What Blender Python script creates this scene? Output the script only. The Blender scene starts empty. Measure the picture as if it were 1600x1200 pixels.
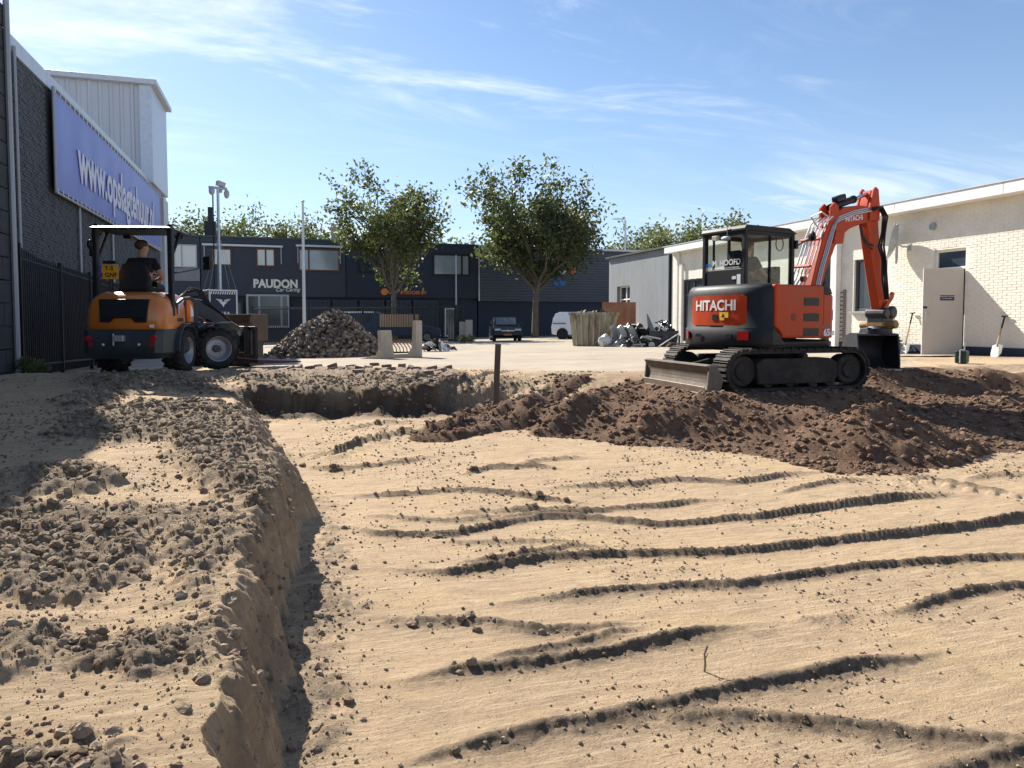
import bpy, bmesh, math, random
import numpy as np
from mathutils import Vector, Matrix, Euler

# ------------------------------------------------------------------ camera
PSI = math.radians(17.7)      # the street runs along +Y, the camera looks 17.7 degrees to its right
PITCH = math.radians(2.8)
FPX = 1110.0                  # focal length in photo pixels (1600 wide)
EYE = 1.6
PCX, PCY = 800.0, 555.0       # principal point
SC = bpy.context.scene
COL = SC.collection
cam = bpy.data.cameras.new('camera')
camo = bpy.data.objects.new('camera', cam)
COL.objects.link(camo)
camo.location = (0, 0, EYE)
camo.rotation_euler = (math.pi/2 - PITCH, 0, -PSI)
cam.sensor_width = 36.0
cam.lens = 36.0*FPX/1600.0
cam.shift_y = -45.0/1600.0
cam.clip_start = 0.05
cam.clip_end = 3000
SC.camera = camo

# ------------------------------------------------------------------ sky and sun
SUN = Vector((-1.0, 2.48, 2.1)).normalized()      # towards the sun
EL = math.asin(SUN.z)
AZ = math.atan2(SUN.x, SUN.y)
world = bpy.data.worlds.new('World')
SC.world = world
world.use_nodes = True
nt = world.node_tree
nt.nodes.clear()
def wn(t, **k):
    n = nt.nodes.new(t)
    for a, b in k.items(): setattr(n, a, b)
    return n
w_out = wn('ShaderNodeOutputWorld'); w_bg = wn('ShaderNodeBackground')
sky = wn('ShaderNodeTexSky', sky_type='NISHITA', sun_disc=False)
sky.sun_elevation = EL
sky.sun_rotation = AZ
sky.air_density = 1.0; sky.dust_density = 0.3; sky.ozone_density = 4.5; sky.altitude = 0
w_bg.inputs['Strength'].default_value = 0.075
# thin cirrus: streaked noise on a high flat layer, all round the sky
geo = wn('ShaderNodeTexCoord'); sep = wn('ShaderNodeSeparateXYZ')
nt.links.new(geo.outputs['Generated'], sep.inputs[0])
zc_ = wn('ShaderNodeMath', operation='MAXIMUM'); zc_.inputs[1].default_value = 0.03
nt.links.new(sep.outputs['Z'], zc_.inputs[0])
za = wn('ShaderNodeMath', operation='ADD'); za.inputs[1].default_value = 0.12
nt.links.new(zc_.outputs[0], za.inputs[0])
dx = wn('ShaderNodeMath', operation='DIVIDE'); dy = wn('ShaderNodeMath', operation='DIVIDE')
nt.links.new(sep.outputs['X'], dx.inputs[0]); nt.links.new(za.outputs[0], dx.inputs[1])
nt.links.new(sep.outputs['Y'], dy.inputs[0]); nt.links.new(za.outputs[0], dy.inputs[1])
cmb = wn('ShaderNodeCombineXYZ')
nt.links.new(dx.outputs[0], cmb.inputs[0]); nt.links.new(dy.outputs[0], cmb.inputs[1])
def cloud_layer(rot, sx, sy, scale, lo, hi, off, rough=0.6, dist=0.6):
    mp = wn('ShaderNodeMapping'); mp.inputs['Rotation'].default_value = (0, 0, math.radians(rot))
    mp.inputs['Scale'].default_value = (sx, sy, 1); mp.inputs['Location'].default_value = off
    nt.links.new(cmb.outputs[0], mp.inputs[0])
    nz = wn('ShaderNodeTexNoise'); nz.inputs['Scale'].default_value = scale
    nz.inputs['Detail'].default_value = 9; nz.inputs['Roughness'].default_value = rough
    nz.inputs['Distortion'].default_value = dist
    nt.links.new(mp.outputs[0], nz.inputs['Vector'])
    r = wn('ShaderNodeMapRange', interpolation_type='SMOOTHSTEP')
    r.inputs['From Min'].default_value = lo; r.inputs['From Max'].default_value = hi
    nt.links.new(nz.outputs['Fac'], r.inputs['Value'])
    return r.outputs[0]
c1 = cloud_layer(52, 0.42, 1.15, 1.15, 0.46, 0.74, (3.1, 1.7, 0), 0.62, 1.3)
c2 = cloud_layer(38, 0.45, 1.5, 1.9, 0.50, 0.80, (0.4, 5.2, 0), 0.66, 1.0)
c3 = cloud_layer(0, 0.5, 0.5, 0.9, 0.30, 0.58, (7.7, 2.2, 0), 0.5, 0.0)
cm = wn('ShaderNodeMath', operation='MAXIMUM')
nt.links.new(c1, cm.inputs[0]); nt.links.new(c2, cm.inputs[1])
cm2 = wn('ShaderNodeMath', operation='MULTIPLY')
nt.links.new(cm.outputs[0], cm2.inputs[0]); nt.links.new(c3, cm2.inputs[1])
cm3 = wn('ShaderNodeMath', operation='MULTIPLY'); cm3.inputs[1].default_value = 0.75
nt.links.new(cm2.outputs[0], cm3.inputs[0])
mixc = wn('ShaderNodeMix', data_type='RGBA')
nt.links.new(cm3.outputs[0], mixc.inputs['Factor'])
nt.links.new(sky.outputs[0], mixc.inputs[6])
mixc.inputs[7].default_value = (8.2, 8.6, 9.0, 1)
hz = wn('ShaderNodeMath', operation='MULTIPLY'); hz.inputs[1].default_value = -7.0
nt.links.new(zc_.outputs[0], hz.inputs[0])
hz2 = wn('ShaderNodeMath', operation='EXPONENT'); nt.links.new(hz.outputs[0], hz2.inputs[0])
hz3 = wn('ShaderNodeMath', operation='MULTIPLY'); hz3.inputs[1].default_value = 0.85
nt.links.new(hz2.outputs[0], hz3.inputs[0])
mixh = wn('ShaderNodeMix', data_type='RGBA')
nt.links.new(hz3.outputs[0], mixh.inputs['Factor']); nt.links.new(mixc.outputs[2], mixh.inputs[6])
mixh.inputs[7].default_value = (4.6, 5.6, 6.8, 1)
nt.links.new(mixh.outputs[2], w_bg.inputs['Color'])
nt.links.new(w_bg.outputs[0], w_out.inputs['Surface'])

sl = bpy.data.lights.new('sun', 'SUN'); sl.energy = 5.0; sl.angle = math.radians(0.53); sl.color = (1.0, 0.93, 0.82)
so = bpy.data.objects.new('sun', sl); COL.objects.link(so)
so.rotation_euler = SUN.to_track_quat('Z', 'Y').to_euler()
so.location = (-20, 50, 40)
SC.view_settings.view_transform = 'Standard'; SC.view_settings.look = 'None'
SC.view_settings.exposure = 1.06; SC.view_settings.gamma = 1
SC.view_settings.use_curve_mapping = False
SC.cycles.max_bounces = 6; SC.cycles.diffuse_bounces = 3; SC.cycles.glossy_bounces = 3
SC.cycles.transmission_bounces = 6; SC.cycles.transparent_max_bounces = 12
SC.cycles.use_denoising = True

# ------------------------------------------------------------------ camera geometry helpers
_f = Vector((math.sin(PSI)*math.cos(PITCH), math.cos(PSI)*math.cos(PITCH), -math.sin(PITCH)))
_r = Vector((math.cos(PSI), -math.sin(PSI), 0))
_u = _r.cross(_f)
def ray(px, py): return _f + _r*((px-PCX)/FPX) - _u*((py-PCY)/FPX)
def on_z(px, py, z):
    d = ray(px, py); t = (z-EYE)/d.z
    return (d.x*t, d.y*t)
def on_x(px, py, X):
    d = ray(px, py); t = X/d.x
    return Vector((X, d.y*t, EYE+d.z*t))
def on_y(px, py, Y):
    d = ray(px, py); t = Y/d.y
    return Vector((d.x*t, Y, EYE+d.z*t))
def at(px, zc):          # ground position under a photo column at a given depth
    xc = (px-PCX)/FPX*zc
    return (xc*math.cos(PSI)+zc*math.sin(PSI), zc*math.cos(PSI)-xc*math.sin(PSI))
def cw(xc, zc): return (xc*math.cos(PSI)+zc*math.sin(PSI), zc*math.cos(PSI)-xc*math.sin(PSI))

# ------------------------------------------------------------------ materials
MATS = {}
def nodes_of(name):
    m = bpy.data.materials.new(name); m.use_nodes = True
    n = m.node_tree.nodes; b = n['Principled BSDF']
    return m, m.node_tree, b
def sset(b, k, v):
    if k in b.inputs: b.inputs[k].default_value = v
def mat(name, col, rough=0.6, metal=0.0, var=0.12, scale=6.0, bump=0.0, bscale=40.0, spec=0.4, dirt=None, dirt_amt=0.4, coat=0.0, stretch=(1,1,1)):
    if name in MATS: return MATS[name]
    m, t, b = nodes_of(name)
    N = t.nodes; L = t.links
    tc = N.new('ShaderNodeTexCoord'); mp = N.new('ShaderNodeMapping'); mp.inputs['Scale'].default_value = stretch
    L.new(tc.outputs['Object'], mp.inputs[0])
    nz = N.new('ShaderNodeTexNoise'); nz.inputs['Scale'].default_value = scale; nz.inputs['Detail'].default_value = 6; nz.inputs['Roughness'].default_value = 0.65
    L.new(mp.outputs[0], nz.inputs['Vector'])
    cr = N.new('ShaderNodeValToRGB')
    c = Vector(col[:3])
    cr.color_ramp.elements[0].position = 0.3; cr.color_ramp.elements[1].position = 0.7
    cr.color_ramp.elements[0].color = (*(c*(1-var)), 1); cr.color_ramp.elements[1].color = (*(c*(1+var)), 1)
    L.new(nz.outputs['Fac'], cr.inputs[0])
    out = cr.outputs[0]
    if dirt:
        n2 = N.new('ShaderNodeTexNoise'); n2.inputs['Scale'].default_value = scale*0.45; n2.inputs['Detail'].default_value = 8; n2.inputs['Roughness'].default_value = 0.75
        L.new(mp.outputs[0], n2.inputs['Vector'])
        mr = N.new('ShaderNodeMapRange'); mr.inputs['From Min'].default_value = 0.48; mr.inputs['From Max'].default_value = 0.68
        mr.inputs['To Max'].default_value = dirt_amt
        L.new(n2.outputs['Fac'], mr.inputs['Value'])
        mx = N.new('ShaderNodeMix'); mx.data_type = 'RGBA'
        L.new(mr.outputs[0], mx.inputs['Factor']); L.new(out, mx.inputs[6]); mx.inputs[7].default_value = (*dirt, 1)
        out = mx.outputs[2]
    L.new(out, b.inputs['Base Color'])
    b.inputs['Metallic'].default_value = metal
    rr = N.new('ShaderNodeMapRange'); rr.inputs['To Min'].default_value = max(0.02, rough-0.08); rr.inputs['To Max'].default_value = min(1, rough+0.1)
    L.new(nz.outputs['Fac'], rr.inputs['Value']); L.new(rr.outputs[0], b.inputs['Roughness'])
    sset(b, 'Specular IOR Level', spec); sset(b, 'Coat Weight', coat); sset(b, 'Coat Roughness', 0.12)
    if bump:
        n3 = N.new('ShaderNodeTexNoise'); n3.inputs['Scale'].default_value = bscale; n3.inputs['Detail'].default_value = 5
        L.new(mp.outputs[0], n3.inputs['Vector'])
        bp = N.new('ShaderNodeBump'); bp.inputs['Strength'].default_value = bump; bp.inputs['Distance'].default_value = 0.02
        L.new(n3.outputs['Fac'], bp.inputs['Height']); L.new(bp.outputs[0], b.inputs['Normal'])
    MATS[name] = m
    return m
def glass(name, col=(0.8, 0.85, 0.85), rough=0.02, alpha=0.25):
    if name in MATS: return MATS[name]
    m, t, b = nodes_of(name)
    N = t.nodes; L = t.links
    tr = N.new('ShaderNodeBsdfTransparent'); tr.inputs[0].default_value = (*col, 1)
    gl = N.new('ShaderNodeBsdfGlossy'); gl.inputs['Roughness'].default_value = rough
    fr = N.new('ShaderNodeLayerWeight'); fr.inputs[0].default_value = .5
    p5 = N.new('ShaderNodeMath'); p5.operation = 'POWER'; p5.inputs[1].default_value = 4.0; L.new(fr.outputs['Facing'], p5.inputs[0])
    ad = N.new('ShaderNodeMath'); ad.operation = 'MULTIPLY_ADD'; ad.inputs[1].default_value = .7; ad.inputs[2].default_value = .035
    L.new(p5.outputs[0], ad.inputs[0])
    mx = N.new('ShaderNodeMixShader')
    L.new(ad.outputs[0], mx.inputs[0]); L.new(tr.outputs[0], mx.inputs[1]); L.new(gl.outputs[0], mx.inputs[2])
    L.new(mx.outputs[0], t.nodes['Material Output'].inputs['Surface'])
    MATS[name] = m
    return m

# ------------------------------------------------------------------ object helpers
def tag(o, label=None, cat=None, group=None, kind=None):
    if label: o['label'] = label
    if cat: o['category'] = cat
    if group: o['group'] = group
    if kind: o['kind'] = kind
    return o
def empty(name, loc=(0,0,0), rz=0.0):
    o = bpy.data.objects.new(name, None); COL.objects.link(o)
    o.location = loc; o.rotation_euler = (0, 0, rz); o.empty_display_size = 0.2
    return o
def np_mesh(name, V, F, mats=(), parent=None, smooth=True, attrs=None, mi=None):
    """V (n,3) array, F (m,3|4) array -> object"""
    me = bpy.data.meshes.new(name)
    V = np.asarray(V, np.float32); F = np.asarray(F, np.int32)
    k = F.shape[1]
    me.vertices.add(len(V)); me.vertices.foreach_set('co', V.ravel())
    me.loops.add(F.size); me.loops.foreach_set('vertex_index', F.ravel())
    me.polygons.add(len(F)); me.polygons.foreach_set('loop_start', np.arange(0, F.size, k, dtype=np.int32))
    me.polygons.foreach_set('loop_total', np.full(len(F), k, np.int32))
    if mi is not None: me.polygons.foreach_set('material_index', np.asarray(mi, np.int32))
    me.polygons.foreach_set('use_smooth', np.full(len(F), smooth))
    for a, arr in (attrs or {}).items():
        at_ = me.attributes.new(a, 'FLOAT', 'POINT'); at_.data.foreach_set('value', np.asarray(arr, np.float32))
    me.update(calc_edges=True)
    for m in mats: me.materials.append(m)
    o = bpy.data.objects.new(name, me); COL.objects.link(o)
    if parent: o.parent = parent
    return o
class MB:
    def __init__(s): s.v = []; s.f = []; s.m = []; s.cur = 0
    def add(s, vs, fs):
        n = len(s.v); s.v += [tuple(v) for v in vs]
        for f in fs: s.f.append(tuple(i+n for i in f)); s.m.append(s.cur)
        return s
    def box(s, c, d, rot=None):
        x, y, z = d[0]/2, d[1]/2, d[2]/2
        vs = [Vector(p) for p in ((-x,-y,-z),(x,-y,-z),(x,y,-z),(-x,y,-z),(-x,-y,z),(x,-y,z),(x,y,z),(-x,y,z))]
        if rot is not None:
            R = rot if isinstance(rot, Matrix) else Euler(rot).to_matrix()
            vs = [R @ v for v in vs]
        c = Vector(c)
        return s.add([v+c for v in vs], [(0,3,2,1),(4,5,6,7),(0,1,5,4),(1,2,6,5),(2,3,7,6),(3,0,4,7)])
    def prism(s, poly, a, b, axis='y'):
        """poly: 2D points; axis y -> (x,z) outline pushed along y from a to b; x -> (y,z); z -> (x,y)"""
        def P(p, t):
            return {'y': (p[0], t, p[1]), 'x': (t, p[0], p[1]), 'z': (p[0], p[1], t)}[axis]
        n = len(poly)
        vs = [P(p, a) for p in poly]+[P(p, b) for p in poly]
        fs = [tuple(range(n-1, -1, -1)), tuple(range(n, 2*n))]
        for i in range(n): fs.append((i, (i+1) % n, n+(i+1) % n, n+i))
        return s.add(vs, fs)
    def loft(s, rings, cap=True):
        n = len(rings[0]); vs = [p for r in rings for p in r]; fs = []
        for k in range(len(rings)-1):
            for i in range(n):
                j = (i+1) % n
                fs.append((k*n+i, k*n+j, (k+1)*n+j, (k+1)*n+i))
        if cap: fs += [tuple(range(n-1, -1, -1)), tuple(range((len(rings)-1)*n, len(rings)*n))]
        return s.add(vs, fs)
    def tube(s, pts, r, n=8, cap=True):
        pts = [Vector(p) for p in pts]; rings = []
        rs = r if isinstance(r, (list, tuple)) else [r]*len(pts)
        ref = None
        for i, p in enumerate(pts):
            t = (pts[min(i+1, len(pts)-1)]-pts[max(i-1, 0)]).normalized()
            if ref is None: ref = Vector((0,0,1)) if abs(t.z) < 0.9 else Vector((1,0,0))
            a = (ref-t*ref.dot(t)).normalized(); ref = a; b = t.cross(a)
            rings.append([p+(a*math.cos(2*math.pi*k/n)+b*math.sin(2*math.pi*k/n))*rs[i] for k in range(n)])
        return s.loft(rings, cap)
    def lathe(s, prof, n=24, axis='z', c=(0,0,0), cap=True):
        rings = []
        for r, h in prof:
            ring = []
            for k in range(n):
                a = 2*math.pi*k/n; x, y = r*math.cos(a), r*math.sin(a)
                p = {'z': (x, y, h), 'y': (x, h, y), 'x': (h, x, y)}[axis]
                ring.append((p[0]+c[0], p[1]+c[1], p[2]+c[2]))
            rings.append(ring)
        return s.loft(rings, cap)
    def ell(s, c, r, n=12, m=8):
        prof = [(max(1e-4, math.sin(math.pi*i/m)), -math.cos(math.pi*i/m)) for i in range(m+1)]
        rings = [[(c[0]+r[0]*q*math.cos(2*math.pi*k/n), c[1]+r[1]*q*math.sin(2*math.pi*k/n), c[2]+r[2]*h) for k in range(n)] for q, h in prof]
        return s.loft(rings)
    def build(s, name, mats, parent=None, bevel=0.0, smooth=False, seg=2, recalc=True, angle=35):
        me = bpy.data.meshes.new(name)
        me.from_pydata([tuple(v) for v in s.v], [], s.f)
        ms = mats if isinstance(mats, (list, tuple)) else [mats]
        for m in ms: me.materials.append(m)
        if len(ms) > 1: me.polygons.foreach_set('material_index', s.m)
        if recalc:
            bm = bmesh.new(); bm.from_mesh(me); bmesh.ops.recalc_face_normals(bm, faces=bm.faces); bm.to_mesh(me); bm.free()
        if smooth:
            me.polygons.foreach_set('use_smooth', [True]*len(me.polygons))
            try: me.set_sharp_from_angle(angle=math.radians(angle))
            except Exception: pass
        me.update()
        o = bpy.data.objects.new(name, me); COL.objects.link(o)
        if parent: o.parent = parent
        if bevel:
            b = o.modifiers.new('bevel', 'BEVEL'); b.width = bevel; b.segments = seg; b.limit_method = 'ANGLE'; b.angle_limit = math.radians(30)
        return o
def link_mesh(name, me, parent=None, loc=(0,0,0), rot=(0,0,0), sc=(1,1,1)):
    o = bpy.data.objects.new(name, me); COL.objects.link(o)
    o.location = loc; o.rotation_euler = rot; o.scale = sc
    if parent: o.parent = parent
    return o
def text(name, body, size, m, M, parent=None, depth=0.004, bold=0.0, shear=0.0, space=1.0, align='CENTER', sx=1.0):
    """flat lettering; M is the 4x4 that carries the XY plane text to its place (local to the parent)"""
    cu = bpy.data.curves.new(name, 'FONT'); cu.body = body; cu.size = size; cu.extrude = depth; cu.offset = bold
    cu.shear = shear; cu.space_character = space; cu.align_x = align; cu.align_y = 'CENTER'; cu.resolution_u = 3
    t = bpy.data.objects.new(name+'_c', cu); COL.objects.link(t)
    dg = bpy.context.evaluated_depsgraph_get()
    me = bpy.data.meshes.new_from_object(t.evaluated_get(dg))
    bpy.data.objects.remove(t); bpy.data.curves.remove(cu)
    me.name = name; me.materials.clear(); me.materials.append(m)
    o = bpy.data.objects.new(name, me); COL.objects.link(o)
    if parent: o.parent = parent
    o.matrix_local = M @ Matrix.Diagonal((sx, 1, 1, 1))
    return o
def frame(o, xa, ya):
    """4x4 with the given origin and x / y axes"""
    xa = Vector(xa).normalized(); ya = Vector(ya); ya = (ya-xa*ya.dot(xa)).normalized(); za = xa.cross(ya)
    return Matrix(((xa.x, ya.x, za.x, o[0]), (xa.y, ya.y, za.y, o[1]), (xa.z, ya.z, za.z, o[2]), (0,0,0,1)))
# ------------------------------------------------------------------ noise
def _h(ix, iy, s):
    n = (ix.astype(np.int64)*374761393 + iy.astype(np.int64)*668265263 + s*1442695041) & 0xffffffff
    n = ((n ^ (n >> 13))*1274126177) & 0xffffffff
    return ((n ^ (n >> 16)) & 0xffffff).astype(np.float64)/0xffffff
def vn(x, y, s=0):
    ix = np.floor(x); iy = np.floor(y); fx = x-ix; fy = y-iy
    u = fx*fx*fx*(fx*(fx*6-15)+10); v = fy*fy*fy*(fy*(fy*6-15)+10)
    a = _h(ix, iy, s); b = _h(ix+1, iy, s); c = _h(ix, iy+1, s); d = _h(ix+1, iy+1, s)
    return (a+(b-a)*u)*(1-v)+(c+(d-c)*u)*v-0.5
def fbm(x, y, sc, o=4, s=0, g=0.5):
    r = 0; a = 1.0
    for k in range(o):
        ca, sa = math.cos(k*1.3+s), math.sin(k*1.3+s)
        r = r+a*vn((x*ca-y*sa)/sc+k*17.3, (x*sa+y*ca)/sc-k*9.1, s+k); a *= g; sc *= 0.5
    return r
def cells(x, y, sc, s):
    """rounded lumps, 0..1, one per jittered cell"""
    x = x/sc; y = y/sc; ix = np.floor(x); iy = np.floor(y); best = np.zeros(x.shape)
    for dx in (-1, 0, 1):
        for dy in (-1, 0, 1):
            cx = ix+dx; cy = iy+dy
            h = _h(cx, cy, s+2); r = .45+.55*h
            d2 = ((x-cx-_h(cx, cy, s))**2+(y-cy-_h(cx, cy, s+1))**2)/(r*r)
            best = np.maximum(best, np.sqrt(np.clip(1-d2, 0, 1))*r*(.35+.65*_h(cx, cy, s+3)))
    return best
def sstep(a, b, x):
    t = np.clip((x-a)/(b-a), 0, 1); return t*t*(3-2*t)

# ------------------------------------------------------------------ layout of the digging site
def wpts(L, z): return [on_z(x, y, z) for x, y in L]
CREST = sorted([(y, x) for x, y in wpts([(312,1330),(318,1200),(322,1040),(340,900),(392,832),(432,765),(405,694),(375,652),(352,612)], 0.53)])
BASE = sorted([(y, x) for x, y in wpts([(445,1330),(440,1200),(434,960),(456,880),(487,805),(452,745),(420,695)], 0.02)]+[(11.6, -0.55)])
RIDGES = [  # photo polylines of the windrows left in the sand, height (m), far-side width
 ([(552,877),(640,885),(692,888),(762,877),(859,860),(988,855),(1120,852),(1180,850),(1298,838),(1411,828),(1508,818),(1600,804),(1700,790)], .085, .35),
 ([(682,876),(745,867),(801,858),(835,849),(895,843),(970,842)], .05, .15),
 ([(700,945),(752,937),(885,921),(1060,902),(1155,904),(1208,895),(1250,886),(1337,877),(1460,869),(1600,863),(1720,856)], .065, .35),
 ([(540,940),(580,953),(622,960),(675,961),(762,961),(850,972),(920,970),(1007,963),(1053,960)], .05, .3),
 ([(720,1030),(752,1024),(815,1010),(902,993),(955,979),(1025,965)], .05, .15),
 ([(560,1050),(633,1056),(668,1049),(717,1038),(780,1033),(850,1021),(955,1007),(1040,989),(1110,972),(1162,965),(1225,960)], .085, .4),
 ([(1225,960),(1300,952),(1355,947)], .02, .3),
 ([(1345,948),(1407,942),(1460,926),(1512,912),(1600,907),(1720,897)], .07, .35),
 ([(480,1205),(570,1194),(615,1187),(675,1168),(717,1161),(780,1140),(825,1129),(885,1115),(990,1098),(1060,1084),(1127,1070),(1180,1056),(1285,1035),(1337,1024),(1425,1014),(1477,1003),(1545,999)], .085, .4),
 ([(920,1112),(1060,1105),(1162,1103),(1250,1108),(1355,1119),(1425,1128),(1495,1135),(1547,1140),(1620,1136),(1720,1130)], .055, .3),
 ([(1400,1206),(1435,1196),(1495,1185),(1547,1171),(1600,1154),(1720,1120)], .07, .3),
 ([(740,822),(760,816),(805,804),(850,798),(895,798),(940,803),(1030,809),(1105,804),(1180,799),(1245,791),(1324,783),(1403,774),(1482,769),(1545,770)], .075, .4),
 ([(700,808),(760,803),(880,791),(970,785),(1030,780),(1090,774),(1170,769)], .055, .3),
 ([(760,792),(865,785),(952,783)], .04, .3),
 ([(486,767),(567,769),(632,767),(665,764),(730,761),(795,764),(860,772),(910,777),(975,780)], .05, .3),
 ([(815,759),(895,756),(1000,752),(1045,748),(1105,749),(1135,752),(1180,749),(1232,742),(1310,736)], .055, .4),
 ([(1195,768),(1246,761),(1298,752),(1375,747)], .045, .3),
 ([(705,742),(762,732),(835,731),(890,735)], .06, .4),
 ([(795,728),(860,722),(930,718)], .04, .3),
 ([(545,797),(632,802),(714,805),(779,798),(860,794)], .04, .3),
 ([(680,794),(762,790),(860,786)], .03, .3),
 ([(535,814),(593,828),(649,828),(714,826),(762,816),(811,805),(850,799)], .07, .35),
 ([(640,837),(730,838),(860,834),(960,838)], .03, .3),
 ([(455,727),(519,732),(574,729),(632,724),(695,714)], .05, .35),
 ([(450,712),(519,714),(567,699),(632,690),(714,685),(762,670),(860,641)], .10, .4),
 ([(515,687),(584,678),(665,675)], .05, .4),
 ([(520,674),(567,662),(665,662),(730,641),(795,624),(860,610)], .10, .4),
 ([(1495,749),(1547,744),(1620,741)], .04, .3),
 ([(1150,702),(1180,708),(1246,717),(1298,727),(1369,749)], .05, .3),
 ([(1380,752),(1450,748),(1520,758),(1620,772)], .05, .25),
]
CLODPOLY = [  # dark earth bands on the high ground to the left (photo outline, strength)
 ([(80,692),(120,662),(230,642),(330,640),(392,662),(420,720),(445,762),(430,800),(390,800),(350,770),(300,735),(250,702),(150,700)], 1.0),
 ([(130,612),(200,604),(345,604),(338,624),(240,622),(135,622)], .9),
 ([(90,640),(150,622),(230,622),(200,640),(120,660)], .7),
 ([(0,800),(60,790),(130,795),(200,802),(235,850),(205,900),(150,925),(60,930),(-80,915),(-80,800)], 1.0),
 ([(20,757),(60,735),(150,745),(190,768),(120,782),(40,777)], .9),
 ([(200,800),(400,790),(420,850),(345,895),(330,985),(250,935)], .55),
 ([(-80,985),(0,985),(120,972),(250,985),(332,968),(345,1010),(320,1062),(220,1052),(100,1057),(0,1064),(-80,1064)], 1.0),
 ([(-60,1165),(120,1158),(200,1180),(225,1205),(225,1330),(-60,1330)], .9),
 ([(230,1062),(320,1060),(318,1200),(230,1190)], .5),
 ([(360,622),(520,606),(700,604),(740,640),(700,660),(560,650),(420,655),(385,650)], .8),
 ([(440,700),(500,760),(545,830),(560,900),(545,1000),(560,1100),(520,1200),(445,1200),(440,960),(460,870),(490,800),(440,740)], .55),
 ([(380,565),(560,575),(700,585),(720,600),(520,602),(370,604),(300,590)], .6),
]
GRAVEL = [on_z(x, y, .58 if y < 600 else .42 if y < 640 else .22 if y < 688 else .05) for x, y in
 [(640,676),(668,668),(760,640),(840,618),(890,602),(960,592),(1010,589),(1180,584),(1380,586),(1500,586),(1620,590),(1760,597),(1760,712),(1620,716),(1535,712),(1500,720),(1425,744),(1330,740),(1272,728),(1200,716),(1100,710),(1000,706),(890,696),(790,690),(700,684)]]
def poly_sd(X, Y, P):
    """signed distance to a polygon, positive inside"""
    d = np.full(X.shape, 1e9); ins = np.zeros(X.shape, bool); n = len(P)
    for i in range(n):
        x1, y1 = P[i]; x2, y2 = P[(i+1) % n]
        ex, ey = x2-x1, y2-y1; L2 = ex*ex+ey*ey+1e-12
        t = np.clip(((X-x1)*ex+(Y-y1)*ey)/L2, 0, 1)
        d = np.minimum(d, (X-x1-t*ex)**2+(Y-y1-t*ey)**2)
        c = ((y1 > Y) != (y2 > Y)) & (X < (x2-x1)*(Y-y1)/((y2-y1) if y2 != y1 else 1e-9)+x1)
        ins ^= c
    d = np.sqrt(d); return np.where(ins, d, -d)
def bbox_idx(X, Y, P, pad):
    xs = [p[0] for p in P]; ys = [p[1] for p in P]
    return np.nonzero((X > min(xs)-pad) & (X < max(xs)+pad) & (Y > min(ys)-pad) & (Y < max(ys)+pad))[0]
EXC = cw(4.13, 11.8); EXC_Z = 0.53
RW = [(wpts(P, 0.05), a, w) for P, a, w in RIDGES]
CLEATS = [RW[i][0] for i in (24, 26, 29)]
CWP = [(wpts(P, 0.5 if i < 9 or i == 11 else 0.1), s) for i, (P, s) in enumerate(CLODPOLY)]
def yard_z(X, Y): return 0.6+0.0135*(np.clip(X, -30, 40)-5.4)-0.0137*(np.clip(Y, -10, 75)-13.6)
TRACKS = [[on_z(x, y, z) for x, y, z in L] for L in ([(567,699,.12),(714,685,.2),(762,670,.27),(860,641,.38),(960,618,.45),(1040,602,.5)], [(600,664,.2),(665,660,.22),(730,641,.36),(795,624,.42),(860,610,.47),(950,597,.52)])]
def line_d(x, y, P):
    d = np.full(x.shape, 9.)
    for (x1, y1), (x2, y2) in zip(P[:-1], P[1:]):
        ex, ey = x2-x1, y2-y1; t = np.clip(((x-x1)*ex+(y-y1)*ey)/(ex*ex+ey*ey), 0, 1)
        d = np.minimum(d, np.hypot(x-x1-t*ex, y-y1-t*ey))
    return d
def yard_edge(X, Y):
    zc = X*math.sin(PSI)+Y*math.cos(PSI)
    return zc-14.3+1.2*fbm(X, Y, 2.2, 4, 51)-3.4*sstep(5.0, 1.5, X)-4.0*sstep(11.8, 13.6, X)
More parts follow.
